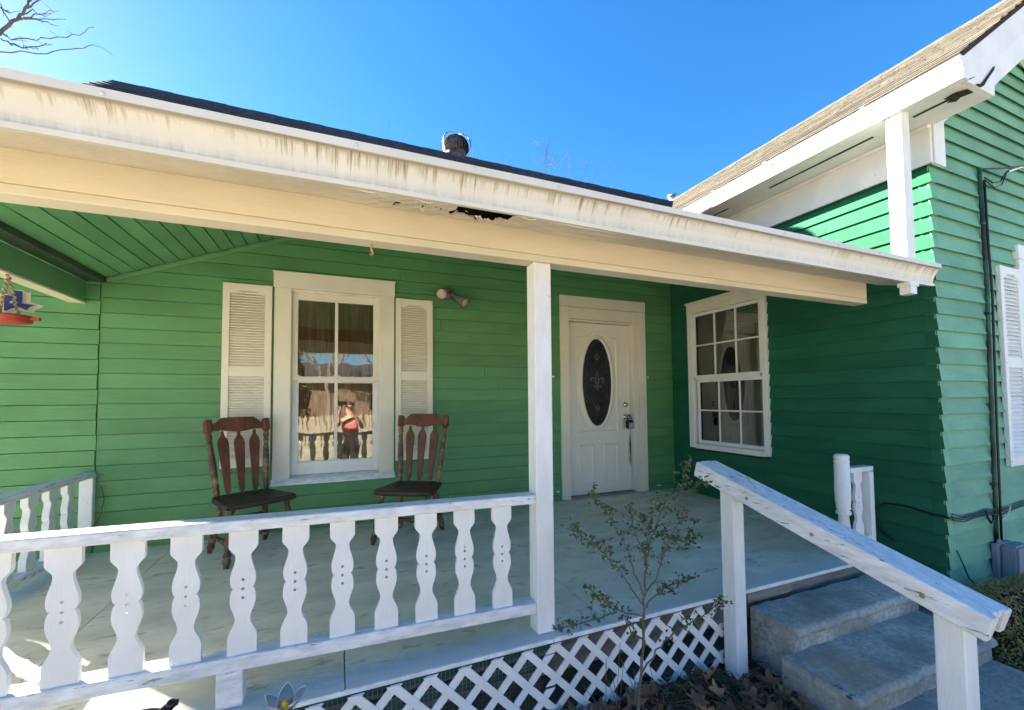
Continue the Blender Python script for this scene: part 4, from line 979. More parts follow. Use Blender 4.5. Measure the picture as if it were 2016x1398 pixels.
# stair handrail
hr = thing('stair_handrail', 'white weathered stair handrail sloping down on two square posts', 'handrail', (2.04, -2.9, -.4))
d0, d1 = V(1.998, -2.288, .709), V(1.998, -3.505, .363)
for dx in (-.021, .099):
    b = newbm(); bar(b, d0 + V(dx, 0, 0), d1 + V(dx, 0 if dx < 0 else .01, 0), .036, .086, bev=.004); obj('rail_board', b, M['white_worn_y'], hr)
b = newbm(); bar(b, d0 + V(.039, 0, .029), d1 + V(.039, .010, .029), .082, .028, bev=.004); obj('rail_board', b, M['white_worn_y'], hr)
for y, zb_ in ((-2.469, -.5), (-3.386, -.5)):
    yc = y; t = (yc - d0.y) / (d1.y - d0.y); zt_ = d0.z + (d1.z - d0.z) * t
    b = newbm(); vs = bx(b, 1.997, 2.080, yc - .042, yc + .042, zb_, zt_ + .006)
    sl_ = (d1.z - d0.z) / (d1.y - d0.y)
    for v in b.verts:
        if v.co.z > 0: v.co.z += (v.co.y - yc) * sl_ 
    bmesh.ops.bevel(b, geom=list(b.edges), offset=.004, segments=1, affect='EDGES'); obj('post', b, M['white_worn_z'], hr)
for (x, t) in ((1.958, .28), (1.958, .545), (1.958, .86)):
    p = d0.lerp(d1, t); b = newbm(); turned(b, (x - .001, p.y, p.z - .006), (x + .006, p.y, p.z - .006), [(0, .009), (1, .009)], 8); obj('nail_head', b, hm, hr)

# newel and rail stub on the far side of the steps
nw = thing('newel_railing', 'short white turned newel with a stub of railing at the far side of the steps', 'newel post', (3.33, -2.29, 0))
H = .72
pf = [(0, .046), (.02, .046), (.08, .046), (.10, .040), (.115, .046), (.15, .047), (.40, .030), (.42, .046), (.44, .046), (.455, .033), (.47, .045), (.49, .042), (.55, .047), (.70, .049), (.705, .045), (.715, .05), (.72, .045), (.73, .05), (.735, .047), (.90, .046), (.91, .041), (.92, .047), (.935, .047), (.945, .042), (.965, .048), (.985, .045), (1, .034)]
b = newbm(); turned(b, (3.315, -2.30, 0.0), (3.315, -2.30, H), pf, 20); obj('newel', b, M['white'], nw, smooth=True)
b = newbm(); bx(b, 3.36, 3.62, -2.335, -2.265, .585, .62, .004); obj('top_rail', b, M['white'], nw)
b = newbm(); bx(b, 3.36, 3.62, -2.335, -2.265, .09, .13, .004); obj('bottom_rail', b, M['white'], nw)
b = baluster_bm(.45, .02); bmesh.ops.translate(b, verts=b.verts, vec=(3.46, -2.31, .133)); obj('baluster', b, M['white'], nw)
b = newbm(); bx(b, 3.555, 3.60, -2.345, -2.255, 0.001, .583, .003); obj('end_board', b, M['white'], nw)

# ================================================================== STEPS
st = thing('concrete_steps', 'weathered grey concrete steps with rounded nosings up to the porch', 'steps', (2.85, -2.7, -.5))
def step(z, y0, y1, x0, x1, zb_):
    pts = [(y1, zb_), (y1, z - .06)]
    pts += [(y1 - .012, z - .055)]
    for i in range(7):
        a = math.pi * (1.1 - .6 * i / 6); pts.append((y1 - .006 + .03 * math.cos(a) + .01, z - .028 + .028 * math.sin(a)))
    pts += [(y0, z), (y0, zb_)]
    b = newbm(); n_ = 48; prev = None
    for i in range(n_ + 1):
        x = x0 + (x1 - x0) * i / n_; w = .003 * math.sin(x * 19) + .0015 * math.sin(x * 53) + random.uniform(-.0018, .0018)
        r = [b.verts.new((x, p + w, q + w * .6)) for p, q in pts]
        if prev:
            for e in range(len(pts)): b.faces.new((prev[e], r[e], r[(e + 1) % len(pts)], prev[(e + 1) % len(pts)]))
        else: b.faces.new(r)
        prev = r
    b.faces.new(prev[::-1])
    return obj('step', b, M['concrete'], st)
step(-.105, -2.386, -2.645, 2.255, 3.44, -.60)
step(-.232, -2.640, -2.975, 2.165, 3.42, -.60)

# ================================================================== LATTICE
def lattice(label, mp, u0, u1, ztop, zbot, parent_loc, pitch=.104, w=.034, th=.006, cut=None):
    t = thing('lattice_panel', label, 'lattice', parent_loc)
    r2_ = math.sqrt(2); sp = pitch * r2_
    for s, n0 in ((1, 0.0), (-1, th)):
        k = int((u0 - 1 - (ztop - zbot)) / sp) - 2
        while True:
            c = k * sp; k += 1           # line: u - s*(z - zbot) = c
            if c > u1 + 1.5: break
            a0 = max(u0, min(u1, c)) ; 
            zA, zB = zbot, ztop
            ua, ub = c, c + s * (ztop - zbot)
            # clip to u range
            pa, pb = (ua, zbot), (ub, ztop)
            def clip(p, q):
                (x0, z0), (x1, z1) = p, q; t0, t1 = 0.0, 1.0; dx = x1 - x0
                for lo, sg in ((u0, 1), (u1, -1)):
                    d = (x0 - lo) * sg; e = dx * sg
                    if e == 0:
                        if d < 0: return None
                    else:
                        tt = -d / e
                        if e > 0: t0 = max(t0, tt)
                        else: t1 = min(t1, tt)
                return None if t1 - t0 < .05 else ((x0 + dx * t0, z0 + (z1 - z0) * t0), (x0 + dx * t1, z0 + (z1 - z0) * t1))
            cl = clip(pa, pb)
            if not cl: continue
            (x0, z0), (x1, z1) = cl; d = Vector((x1 - x0, z1 - z0)).normalized(); q = Vector((-d.y, d.x)) * (w / 2)
            # square cut top, pointed by the other slats
            b = newbm(); h_ = w * .7071; prism(b, [(x0 - h_, z0), (x1 - h_, z1), (x1 + h_, z1), (x0 + h_, z0)], lambda p, z, n_: mp(p, z, n_), n0, n0 + th - .0004)
            obj('slat', b, M['white'], t)
    return t
lattice('white diagonal lattice panel under the porch beside the steps', lambda p, z, n_: V(p, -2.400 - n_ + .0, z), .926, 2.02, -.022, -.5445, (1.5, -2.41, -.42))
lattice('white diagonal lattice panel under the railing, left of the square porch post', lambda p, z, n_: V(p, -2.402 - n_ + .05 * (z + .02), z), -.35, .922, -.022, -.5445, (.3, -2.45, -.42))
lattice('small white lattice panel at the foot of the gable wall', lambda p, z, n_: V(p, YG - .012 - n_, z), 4.76, 6.2, -.24, -.56, (5.3, YG - .02, -.5), pitch=.09, w=.035)
# wire mesh behind the left lattice
b = newbm()
for i in range(70):
    x = -.4 + .0185 * i; bx(b, x, x + .0012, -2.393, -2.391, -.6, -.03)
for i in range(30):
    z = -.6 + .0185 * i; bx(b, -.4, .90, -2.391, -2.3895, z, z + .0012)
tag(obj('wire_mesh', b, M['metal']), 'fine wire mesh behind the lattice panel under the railing', 'wire mesh')

# ================================================================== CHAIRS
LEG = [(0, .017), (.06, .019), (.10, .027), (.15, .024), (.17, .018), (.19, .025), (.23, .026), (.26, .017), (.29, .019), (.42, .026), (.52, .024), (.62, .018), (.66, .024), (.70, .018), (.74, .026), (.80, .021), (.84, .015), (.88, .018), (.95, .026), (1, .028)]
POST = [(0, .014), (.04, .017), (.08, .022), (.13, .017), (.15, .022), (.19, .022), (.21, .015), (.25, .02), (.45, .025), (.70, .021), (.78, .016), (.80, .02), (.83, .02), (.84, .015), (.90, .024), (.95, .02), (1, .015)]
lean = V(0, math.sin(R(12)), math.cos(R(12)))
def make_chair(label, loc, rot):
    t = thing('chair', label, 'chair', loc, 'wooden chairs on the porch', rot, local=True)
    # saddle seat
    out = []
    for (x, y) in ((-.245, -.18), (-.235, -.215), (-.12, -.232), (0, -.236), (.12, -.232), (.235, -.215), (.245, -.18), (.225, .02), (.205, .17), (.17, .205), (0, .215), (-.17, .205), (-.205, .17), (-.225, .02)):
        out.append((x, y))
    b = newbm(); lays = []
    for k, dz, sc in ((0, .378, .93), (1, .384, .985), (2, .398, 1.0), (3, .412, .99), (4, .421, .955), (5, .419, .80), (6, .411, .55), (7, .409, .25)):
        lays.append([b.verts.new((x * sc, y * sc - (.01 if k > 4 else 0), dz + (.006 * (1 - abs(x) / .25) if (k > 4 and y < -.15) else 0))) for x, y in out])
    for a, c in zip(lays, lays[1:]):
        for i in range(len(out)): b.faces.new((a[i], a[(i + 1) % len(out)], c[(i + 1) % len(out)], c[i]))
    b.faces.new(lays[0][::-1]); b.faces.new(lays[-1]); obj('seat', b, M['seat'], t)
    feet = {}
    for (sx_, sy, tx, ty, fx, fy) in ((-1, -1, .185, .15, .235, .225), (1, -1, .185, .15, .235, .225), (-1, 1, .15, .13, .195, .225), (1, 1, .15, .13, .195, .225)):
        p0 = V(sx_ * fx, sy * fy, 0); p1 = V(sx_ * tx, sy * ty, .385); b = newbm(); turned(b, p0, p1, LEG, 12); obj('leg', b, M['chair_leg'], t, smooth=True); feet[(sx_, sy)] = (p0, p1)
    for sx_ in (-1, 1):
        a = feet[(sx_, -1)][0].lerp(feet[(sx_, -1)][1], .35); c = feet[(sx_, 1)][0].lerp(feet[(sx_, 1)][1], .35)
        b = newbm(); turned(b, a, c, [(0, .010), (.3, .014), (.5, .017), (.7, .014), (1, .010)], 9); obj('stretcher', b, M['chair_leg'], t, smooth=True)
    a = feet[(-1, 1)][0].lerp(feet[(-1, 1)][1], .62); c = feet[(1, 1)][0].lerp(feet[(1, 1)][1], .62); b = newbm(); turned(b, a, c, [(0, .010), (.5, .012), (1, .010)], 9); obj('stretcher', b, M['chair_leg'], t, smooth=True)
    a = feet[(-1, -1)][0].lerp(feet[(-1, 1)][0], .5) + V(.01, 0, .135); c = V(-a.x, a.y, a.z); b = newbm(); turned(b, a, c, [(0, .010), (.3, .014), (.5, .02), (.7, .014), (1, .010)], 9); obj('stretcher', b, M['chair_leg'], t, smooth=True)
    for sx_ in (-1, 1):
        p0 = V(sx_ * .170, .165, .412); p1 = V(sx_ * .207, .165, .412) + lean * .50; b = newbm(); turned(b, p0, p1, POST, 12); obj('back_post', b, M['chair_leg'], t, smooth=True)
        c0 = p1 - lean * .012; b = newbm(); bar(b, c0, c0 + lean * .102, .050, .052, (0, 1, 0), .009); obj('post_block', b, M['chair'], t)
    base = V(0, .165, .412)
    def onback(x, s, d): return base + V(x, 0, 0) + lean * s + V(0, 1, -.2).normalized() * d
    top_, bot = [], []
    for i in range(25):
        x = -.232 + .464 * i / 24; u_ = abs(x) / .232
        e = 1 if u_ < .45 else max(0, 1 - ((u_ - .45) / .33)) ; e = e * e * (3 - 2 * e); top_.append((x, .555 + .050 * e))
        f = 1 - u_; g = .5 + .5 * math.cos(min(1, u_ / .78) * math.pi * 2 - math.pi) ; bot.append((x, .508 - .018 * (.5 + .5 * math.cos(min(1, u_ / .62) * math.pi))))
    b = newbm(); prism(b, top_ + bot[::-1], lambda p, q, d: onback(p, q, d), -.013, .013)
    bmesh.ops.bevel(b, geom=[e for e in b.edges if len(e.link_faces) == 2 and e.calc_face_angle(0) > 1.2], offset=.004, segments=1, affect='EDGES'); obj('crest_rail', b, M['chair'], t)
    for x0, x1 in ((-.095, -.115), (0, 0), (.095, .115)):
        hw = [(0, .008), (.05, .009), (.06, .017), (.12, .020), (.70, .036), (.80, .038), (.86, .032), (.93, .012), (1, .008)]
        o_ = [(x0 + (x1 - x0) * t_ + w_, .50 * t_) for t_, w_ in hw] + [(x0 + (x1 - x0) * t_ - w_, .50 * t_) for t_, w_ in reversed(hw)]
        b = newbm(); prism(b, o_, lambda p, q, d: onback(p, q, d), -.007, .007)
        obj('splat', b, M['chair'], t)
    return t
make_chair('dark wooden chair left of the window, turned towards the door', (-.60, -.475, 0), R(30))
make_chair('dark wooden chair right of the window, turned towards the railing at the left', (.575, -.605, 0), R(-30))

# ================================================================== LEFT END ORNAMENTS
tx = thing('state_shaped_sign', 'blue and white state shaped sign with a star, hanging by the side beam', 'sign', (-1.83, -.715, 1.7), None, R(22), local=True)
def S(px, py): return ((px - 360) / 1198 * 120 * .00285, -(py - 660) / 1198 * 120 * .00285)
blue = [S(*p) for p in ((360, 430), (495, 430), (495, 690), (680, 700), (600, 760), (565, 825), (530, 820), (480, 785), (400, 790), (330, 830), (265, 890), (245, 870), (245, 548), (360, 548))]
white_ = [S(*p) for p in ((345, 415), (510, 415), (510, 670), (715, 690), (690, 735), (600, 790), (575, 850), (525, 850), (480, 810), (400, 815), (300, 900), (250, 990), (200, 1040), (150, 1040), (70, 1000), (60, 930), (0, 860), (-90, 850), (-170, 760), (-180, 530), (200, 530), (345, 530))]
shadow_ = [S(*p) for p in ((480, 425), (610, 440), (610, 650), (800, 690), (770, 740), (690, 790), (660, 870), (575, 870), (440, 850), (380, 920), (300, 985), (250, 960), (300, 700))]
b = newbm(); prism(b, white_, lambda p, q, d: (p, d, q + .05), -.002, .002); obj('plate', b, M['pale'], tx)
b = newbm(); prism(b, shadow_, lambda p, q, d: (p, d, q + .05), .006, .009); obj('shadow_plate', b, M['trim'], tx)  # the sign's shadow, built as a pale plate behind it
b = newbm(); prism(b, blue, lambda p, q, d: (p, d, q + .05), -.006, -.0025); obj('blue_field', b, M['blue'], tx)
sc_ = S(345, 688); star = [(sc_[0] + (.010 if i % 2 == 0 else .004) * math.sin(math.pi * i / 5), sc_[1] + (.010 if i % 2 == 0 else .004) * math.cos(math.pi * i / 5)) for i in range(10)]
b = newbm(); prism(b, star, lambda p, q, d: (p, d, q + .05), -.009, -.0065); obj('star', b, M['pale'], tx)
b = newbm(); tube(b, [(-.025, .0, .10), (-.025, .0, .19)], .002, 5); tube(b, [(-.015, .0, .10), (-.015, .0, .19)], .002, 5); obj('hanger_cord', b, hm, tx)
bf = thing('bird_feeder', 'flat faded red hanging feeder tray on twisted cords by the side beam', 'bird feeder', (-1.80, -.82, 1.60), None, 0, local=True)
b = newbm(); turned(b, (0, 0, 0), (0, 0, .045), [(0, .08), (.2, .105), (.6, .108), (.8, .118), (1, .114)], 22); obj('tray', b, M['red'], bf, smooth=True)
b = newbm(); prism(b, [(.09, -.02), (.145, -.006), (.15, .006), (.09, .03)], lambda p, q, d: (p, q, d), .022, .040); obj('perch', b, M['red'], bf); b = newbm(); prism(b, [(-.02, -.09), (-.006, -.145), (.006, -.15), (.03, -.09)], lambda p, q, d: (p, q, d), .022, .04); obj('perch', b, M['red'], bf)
for a in (.6, 2.7, 4.6):
    b = newbm(); pts = [V(.05 * math.cos(a) * (1 - t) + .006 * math.sin(9 * t * 6.28), .05 * math.sin(a) * (1 - t) + .006 * math.cos(9 * t * 6.28), .04 + .25 * t) for t in [i / 40 for i in range(41)]]
    tube(b, pts, .0055, 5); obj('cord', b, mat('pale_twisted_cord_%d' % int(a * 10), (.36, .33, .24), .8, .3, 40) if a < 1 else bpy.data.materials['pale_twisted_cord_6'], bf)

# ================================================================== ORNAMENTS AT THE LOWER EDGE
fw = thing('flower_light', 'wire petal garden flower light with a yellow bulb below the railing', 'garden light', (-.135, -2.62, -.5))
fc = V(-.152, -2.62, .088)
b = newbm(); tube(b, [(-.150, -2.62, -.52), fc + V(0, 0, 0)], .004, 6); obj('stake', b, M['metal'], fw)
b = newbm(); ball(b, fc + V(0, -.004, .055), .010, 12, 8, (1, 1, 1.25)); obj('bulb', b, M['yellow'], fw, smooth=True)
for ring, (nP, ln, wd, tilt) in enumerate(((5, .100, .024, .34), (4, .065, .015, .18))):
    for k in range(nP):
        a = 2 * math.pi * k / nP + ring * .6 + .3; dr = V(math.cos(a), math.sin(a), 0); sd_ = V(-dr.y, dr.x, 0)
        prof = [(0, .15), (.2, .6), (.45, 1), (.7, 1.0), (.88, .7), (1, .2)]
        cen = lambda t: fc + dr * (ln * math.sin(tilt + .3 * t) * t) + V(0, 0, ln * math.cos(tilt * .8 + .3 * t) * t)
        b = newbm(); Lp = [cen(t) - sd_ * wd * w_ for t, w_ in prof]; Rp = [cen(t) + sd_ * wd * w_ for t, w_ in prof]
        vl = [b.verts.new(p) for p in Lp]; vr = [b.verts.new(p) for p in Rp]
        for i in range(len(prof) - 1): b.faces.new((vl[i], vr[i], vr[i + 1], vl[i + 1]))
        pt = obj('petal', b, M['petal'], fw, smooth=True)
        b = newbm(); tube(b, [fc] + Lp + [cen(1.04)] + Rp[::-1] + [fc], .0013, 5); obj('wire', b, M['metal'], pt)
ck = thing('garden_ornament', 'glossy black ornament with a small knob at the lower edge of the porch', 'ornament', (-.58, -2.46, -.1))
b = newbm(); t_ = newbm(); bmesh.ops.create_uvsphere(t_, u_segments=20, v_segments=12, radius=1); merge(b, t_, Matrix.Translation((-.585, -2.47, .055)) @ Matrix.Diagonal((.115, .06, .085, 1)))
gl_ = mat('glossy_black', (.008, .008, .009), .15, .05, 5, bump=0); obj('body', b, gl_, ck, smooth=True)
b = newbm(); tube(b, [(-.53, -2.47, .10), (-.51, -2.47, .125), (-.50, -2.47, .138)], [.03, .018, .014], 10); ball(b, (-.498, -2.47, .140), .016, 12, 8); prism(b, [(-.488, .132), (-.478, .136), (-.478, .150), (-.490, .150)], lambda p, q, d: (p, d, q), -2.476, -2.464); obj('knob', b, gl_, ck, smooth=True)
b = newbm(); tube(b, [(-.585, -2.47, -.02), (-.585, -2.47, -.55)], .006, 6); obj('stake', b, gl_, ck)

# ================================================================== SHRUB
SH = [[(1.17, -.223), (1.2, .019), (1.217, .226), (1.226, .374), (1.234, .47), (1.253, .565), (1.295, .68)], [(1.221, .279), (1.173, .383), (1.141, .493), (1.086, .585), (1.03, .675), (.981, .711)], [(1.222, .236), (1.15, .323), (1.083, .418), (1.021, .479), (.961, .543), (.902, .577), (.844, .63)], [(1.216, .195), (1.117, .235), (1.041, .27), (.993, .32), (.95, .358)], [(1.079, .243), (.991, .239), (.896, .238), (.782, .242)], [(1.226, .289), (1.299, .341), (1.338, .422), (1.398, .491), (1.516, .464), (1.569, .473)], [(1.232, .416), (1.271, .519), (1.33, .622), (1.389, .694), (1.471, .732), (1.482, .811)], [(1.025, .692), (1.114, .645), (1.231, .574), (1.369, .506), (1.456, .477)], [(1.228, .235), (1.306, .274), (1.362, .275), (1.45, .293), (1.549, .281)], [(1.193, -.042), (1.271, .045), (1.357, .112), (1.489, .141), (1.599, .188), (1.637, .197)], [(1.223, .46), (1.177, .574), (1.166, .661)], [(1.31, .426), (1.346, .509), (1.401, .591), (1.402, .636)], [(1.389, .671), (1.449, .711), (1.52, .751)], [(1.213, .1), (1.153, .144), (1.136, .19)]]
sp_ = thing('shrub', 'thin young shrub with small dark leaves before the porch lattice', 'shrub', (1.15, -2.72, -.48))
ws_ = newbm(); wl = newbm(); rs = random.Random(11)
def leafquad(bm, p, d, ln, wd):
    d = d.normalized(); s = d.cross(V(rs.uniform(-1, 1), rs.uniform(-1, 1), rs.uniform(-.2, 1))).normalized() * wd
    n_ = s.cross(d).normalized() * wd * .35; q = [p, p + d * ln * .35 + s + n_, p + d * ln, p + d * ln * .35 - s + n_, p + d * ln * .45]
    v = [bm.verts.new(a) for a in q]; bm.faces.new((v[0], v[1], v[4])); bm.faces.new((v[1], v[2], v[4])); bm.faces.new((v[2], v[3], v[4])); bm.faces.new((v[3], v[0], v[4]))
for bi, br in enumerate(SH):
    dy = 0 if bi == 0 else (rs.uniform(-.05, .06)); pts = []
    n_ = len(br)
    if bi == 0: br = [(1.15, -.50), (1.158, -.36)] + br; n_ = len(br)
    for i, (x, z) in enumerate(br):
        off = 0 if bi == 0 else dy * i / max(1, n_ - 1); pts.append(V(x * 1.0, -2.72 + off, z))
    P2 = []
    for a, c in zip(pts, pts[1:]):
        for k in range(4): P2.append(a.lerp(c, k / 4) + V(rs.uniform(-.004, .004), rs.uniform(-.006, .006), rs.uniform(-.004, .004)))
    P2.append(pts[-1]); r0 = .0075 if bi == 0 else .0032
    tube(ws_, P2, [r0 * (1 - .8 * i / len(P2)) + .0007 for i in range(len(P2))], 6)
    for i, p in enumerate(P2):
        t = i / len(P2)
        if bi == 0 and t < .62: continue
        if t < .25: continue
        dens = 2.6 + 5.0 * t
        for k in range(int(dens + rs.random())):
            d = V(rs.gauss(0, 1), rs.gauss(0, 1), rs.gauss(.4, .8)); q = p + V(rs.gauss(0, .012), rs.gauss(0, .016), rs.gauss(.004, .012))
            leafquad(wl, q, d, rs.uniform(.013, .029), rs.uniform(.0042, .0078))
        if rs.random() < .34 and t > .4:      # side sprig
            d = V(rs.gauss(0, 1), rs.gauss(0, .7), rs.gauss(.3, .6)).normalized() * rs.uniform(.04, .09); tube(ws_, [p, p + d * .5 + V(0, 0, .004), p + d], .0011, 4)
            for k in range(9): leafquad(wl, p + d * rs.uniform(.3, 1.05), V(rs.gauss(0, 1), rs.gauss(0, 1), rs.gauss(.3, .8)), rs.uniform(.014, .028), rs.uniform(.0045, .008))
for k in range(10):      # bare stems at the foot
    x = rs.uniform(1.0, 1.3); tube(ws_, [(x, -2.66 + rs.uniform(-.1, .1), -.48), (x + rs.uniform(-.06, .12), -2.62, -.25), (x + rs.uniform(-.1, .25), -2.58, -.05 + rs.uniform(-.1, .1))], .0016, 4)
obj('stems', ws_, M['stem'], sp_); obj('foliage', wl, M['leaf'], sp_, kind='stuff', fixn=False)

# round bush at the far end of the walkway
bu = thing('bush', 'low rounded clipped bush under the gable wall beside the walkway', 'bush', (4.02, -3.0, -.56))
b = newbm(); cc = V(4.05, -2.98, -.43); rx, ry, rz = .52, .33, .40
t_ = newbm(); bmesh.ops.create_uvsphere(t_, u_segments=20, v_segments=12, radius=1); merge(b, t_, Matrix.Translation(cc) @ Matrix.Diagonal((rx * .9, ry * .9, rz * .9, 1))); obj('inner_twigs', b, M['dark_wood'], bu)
b = newbm(); rs = random.Random(5)
for k in range(15000):
    d = V(rs.gauss(0, 1), rs.gauss(0, 1), abs(rs.gauss(0, 1))).normalized(); lump_ = 1 + .05 * math.sin(d.x * 9 + 1) * math.sin(d.y * 8) + .04 * math.sin(d.z * 13)
    p = cc + V(d.x * rx, d.y * ry, d.z * rz) * (lump_ * rs.uniform(.86, 1.03))
    g = (V(d.x, d.y, d.z) + V(rs.gauss(0, .7), rs.gauss(0, .7), rs.gauss(.0, .7))); leafquad(b, p, g, rs.uniform(.014, .03), rs.uniform(.003, .0055))
obj('foliage', b, M['bush'], bu, kind='stuff', fixn=False)

# ================================================================== LEAF LITTER
rs = random.Random(21)
def leaf_mesh(seed):
    r = random.Random(seed); b = newbm(); lob = 5; pts = []
    for i in range(lob * 4):
        a = 2 * math.pi * i / (lob * 4); rad = .042 * (1.0 if i % 4 == 0 else (.72 if i % 4 in (1, 3) else .50)) * r.uniform(.85, 1.12) * (1.15 if math.cos(a) > 0 else .85)
        pts.append((rad * math.cos(a), rad * math.sin(a)))
    c = b.verts.new((0, 0, 0)); cu_ = r.uniform(.2, .6)
    vs = [b.verts.new((x, y, (abs(y) * cu_ + (x * x) * 6 * r.uniform(.4, 1.2) + r.uniform(0, .006)))) for x, y in pts]
    for i in range(len(vs)): b.faces.new((c, vs[i], vs[(i + 1) % len(vs)]))
    ext = bmesh.ops.extrude_face_region(b, geom=list(b.faces)); bmesh.ops.translate(b, verts=[v for v in ext['geom'] if isinstance(v, bmesh.types.BMVert)], vec=(0, 0, .0008))
    tube(b, [(-.03, 0, .003), (-.055, .004, .008), (-.075, .002, .004)], .0011, 4)
    return b
protos = []
for k in range(4):
    o = tag(obj('dead_leaf', leaf_mesh(k), M['dead_leaf'], origin=(0, 0, 0)), 'curled brown dead leaf lying on the soil before the lattice', 'dead leaf', 'dead leaves on the soil'); protos.append(o)
for k in range(120):
    x = min(2.13, max(.1, rs.gauss(1.55, .42))); y = rs.uniform(-3.05, -2.45) if k < 120 else rs.uniform(-3.4, -2.45)
    if k < 4: o = protos[k]
    else: o = protos[k % 4].copy(); COL.objects.link(o)
    o.location = (x, y, soil_z(x, y) + rs.uniform(.008, .045)); o.rotation_euler = (rs.gauss(0, .5), rs.gauss(0, .5), rs.uniform(0, 6.28)); s = rs.uniform(.9, 1.8); o.scale = (s, s, s)
b = newbm()
for k in range(3600):
    x = rs.uniform(.0, 2.2); y = rs.uniform(-3.3, -2.42); p = V(x, y, soil_z(x, y) + rs.uniform(0, .03)); a = rs.uniform(0, 6.28); ln = rs.uniform(.03, .14)
    d = V(math.cos(a), math.sin(a), rs.uniform(-.1, .5)).normalized() * ln; s = V(-d.y, d.x, 0).normalized() * rs.uniform(.0008, .0018)
    v = [b.verts.new(q) for q in (p - s, p + s, p + d * .6 + s * .7 + V(0, 0, .004), p + d + V(0, 0, -.01 * rs.random()), p + d * .6 - s * .7 + V(0, 0, .004))]; b.faces.new(v)
o = obj('dry_straw', b, M['straw'], kind='stuff', fixn=False); o['label'] = 'dry straw and twigs scattered over the soil'
b = newbm()
for k in range(40):
    x = rs.uniform(1.05, 2.1); y = rs.uniform(-2.75, -2.44); p = V(x, y, soil_z(x, y))
    for j in range(14):
        d = V(rs.gauss(0, .7), rs.gauss(0, .7), rs.uniform(.4, 1.3)); leafquad(b, p + d * rs.uniform(.005, .035), d + V(rs.gauss(0, .5), rs.gauss(0, .5), 0), rs.uniform(.014, .03), rs.uniform(.004, .008))
o = obj('weeds', b, M['weed'], kind='stuff', fixn=False); o['label'] = 'small green weeds at the foot of the lattice'

# ================================================================== TREES
def branch_tree(bm, p, d, ln, r, depth, rs, spread=.55, minr=.004):
    pts = [p]; q = p.copy(); dd = d.normalized(); n_ = 4
    for i in range(n_):
        dd = (dd + V(rs.gauss(0, .10), rs.gauss(0, .10), rs.gauss(.02, .08))).normalized(); q = q + dd * ln / n_; pts.append(q.copy())
    tube(bm, pts, [max(minr, r * (1 - .45 * i / n_)) for i in range(n_ + 1)], 5 if depth > 2 else 4, cap=False)
    if depth == 0: return
    for k in range(rs.choice((2, 3, 3))):
        i = rs.randint(2, n_); nd = (dd + V(rs.gauss(0, spread), rs.gauss(0, spread), rs.gauss(.1, spread * .6))).normalized()
        branch_tree(bm, pts[i], nd, ln * rs.uniform(.6, .85), max(minr, r * .55), depth - 1, rs, spread, minr)
def bare_tree(loc, h, label, seed, depth=6, r=.16, minr=.006, m='bark'):
    t = thing('bare_tree', label, 'tree', loc, None); rs_ = random.Random(seed); base = Vector(loc)
    b = newbm(); tube(b, [base, base + V(.1, 0, h * .16), base + V(.05, .1, h * .30)], [r * 1.3, r, r * .9], 10); obj('trunk', b, M['bark'], t)
    b = newbm()
    for k in range(4): branch_tree(b, base + V(.05, .1, h * (.22 + .025 * k)), V(rs_.gauss(0, .45), rs_.gauss(0, .45), 1), h * .24, r * .55, depth - 1, rs_, .5, minr)
    obj('branches', b, M[m], t, kind='stuff', fixn=False)
# the tree whose branch tips reach into the upper left corner
TR = [[(-6.017, 7.356), (-5.643, 7.747), (-5.422, 8.116), (-5.294, 8.401), (-5.201, 8.725), (-5.1, 9.1)], [(-5.422, 8.116), (-5.187, 8.246), (-4.826, 8.391)], [(-5.453, 8.057), (-5.151, 8.19), (-4.859, 8.301)], [(-5.287, 8.143), (-5.045, 8.12), (-4.845, 8.05)], [(-5.644, 7.784), (-5.508, 7.659), (-5.035, 7.783), (-4.613, 7.969), (-4.302, 8.212)], [(-5.574, 7.638), (-5.34, 7.618), (-5.14, 7.817), (-5.024, 7.874)], [(-6.3, 7.2), (-6.015, 7.274), (-5.633, 7.393), (-5.03, 7.591), (-4.608, 7.783), (-4.37, 7.948), (-4.235, 7.941)], [(-5.658, 8.232), (-5.522, 8.128), (-5.453, 8.057)], [(-5.377, 8.198), (-5.26, 8.394), (-5.135, 8.361)], [(-5.517, 7.94), (-5.591, 8.199), (-5.66, 8.317)], [(-5.339, 8.289), (-5.059, 8.632), (-4.833, 8.655)], [(-5.64, 7.635), (-5.439, 7.567), (-5.114, 7.604)]]
tr = thing('bare_tree', 'bare tree whose thin branch tips reach in at the upper left', 'tree', (-9.6, 6.2, -.56))
b = newbm(); tube(b, [(-9.6, 6.2, -.6), (-9.5, 6.2, 2), (-9.2, 6.15, 4.2)], [.24, .18, .14], 10); obj('trunk', b, M['bark'], tr)
b = newbm(); rs = random.Random(2); tube(b, [(-9.2, 6.15, 4.2), (-8.2, 6.1, 5.9), (-7.0, 6.05, 6.9), (-6.017, 6.0, 7.356)], [.12, .09, .06, .045], 8); tube(b, [(-7.0, 6.05, 6.9), (-6.3, 6.0, 7.2)], .02, 6)
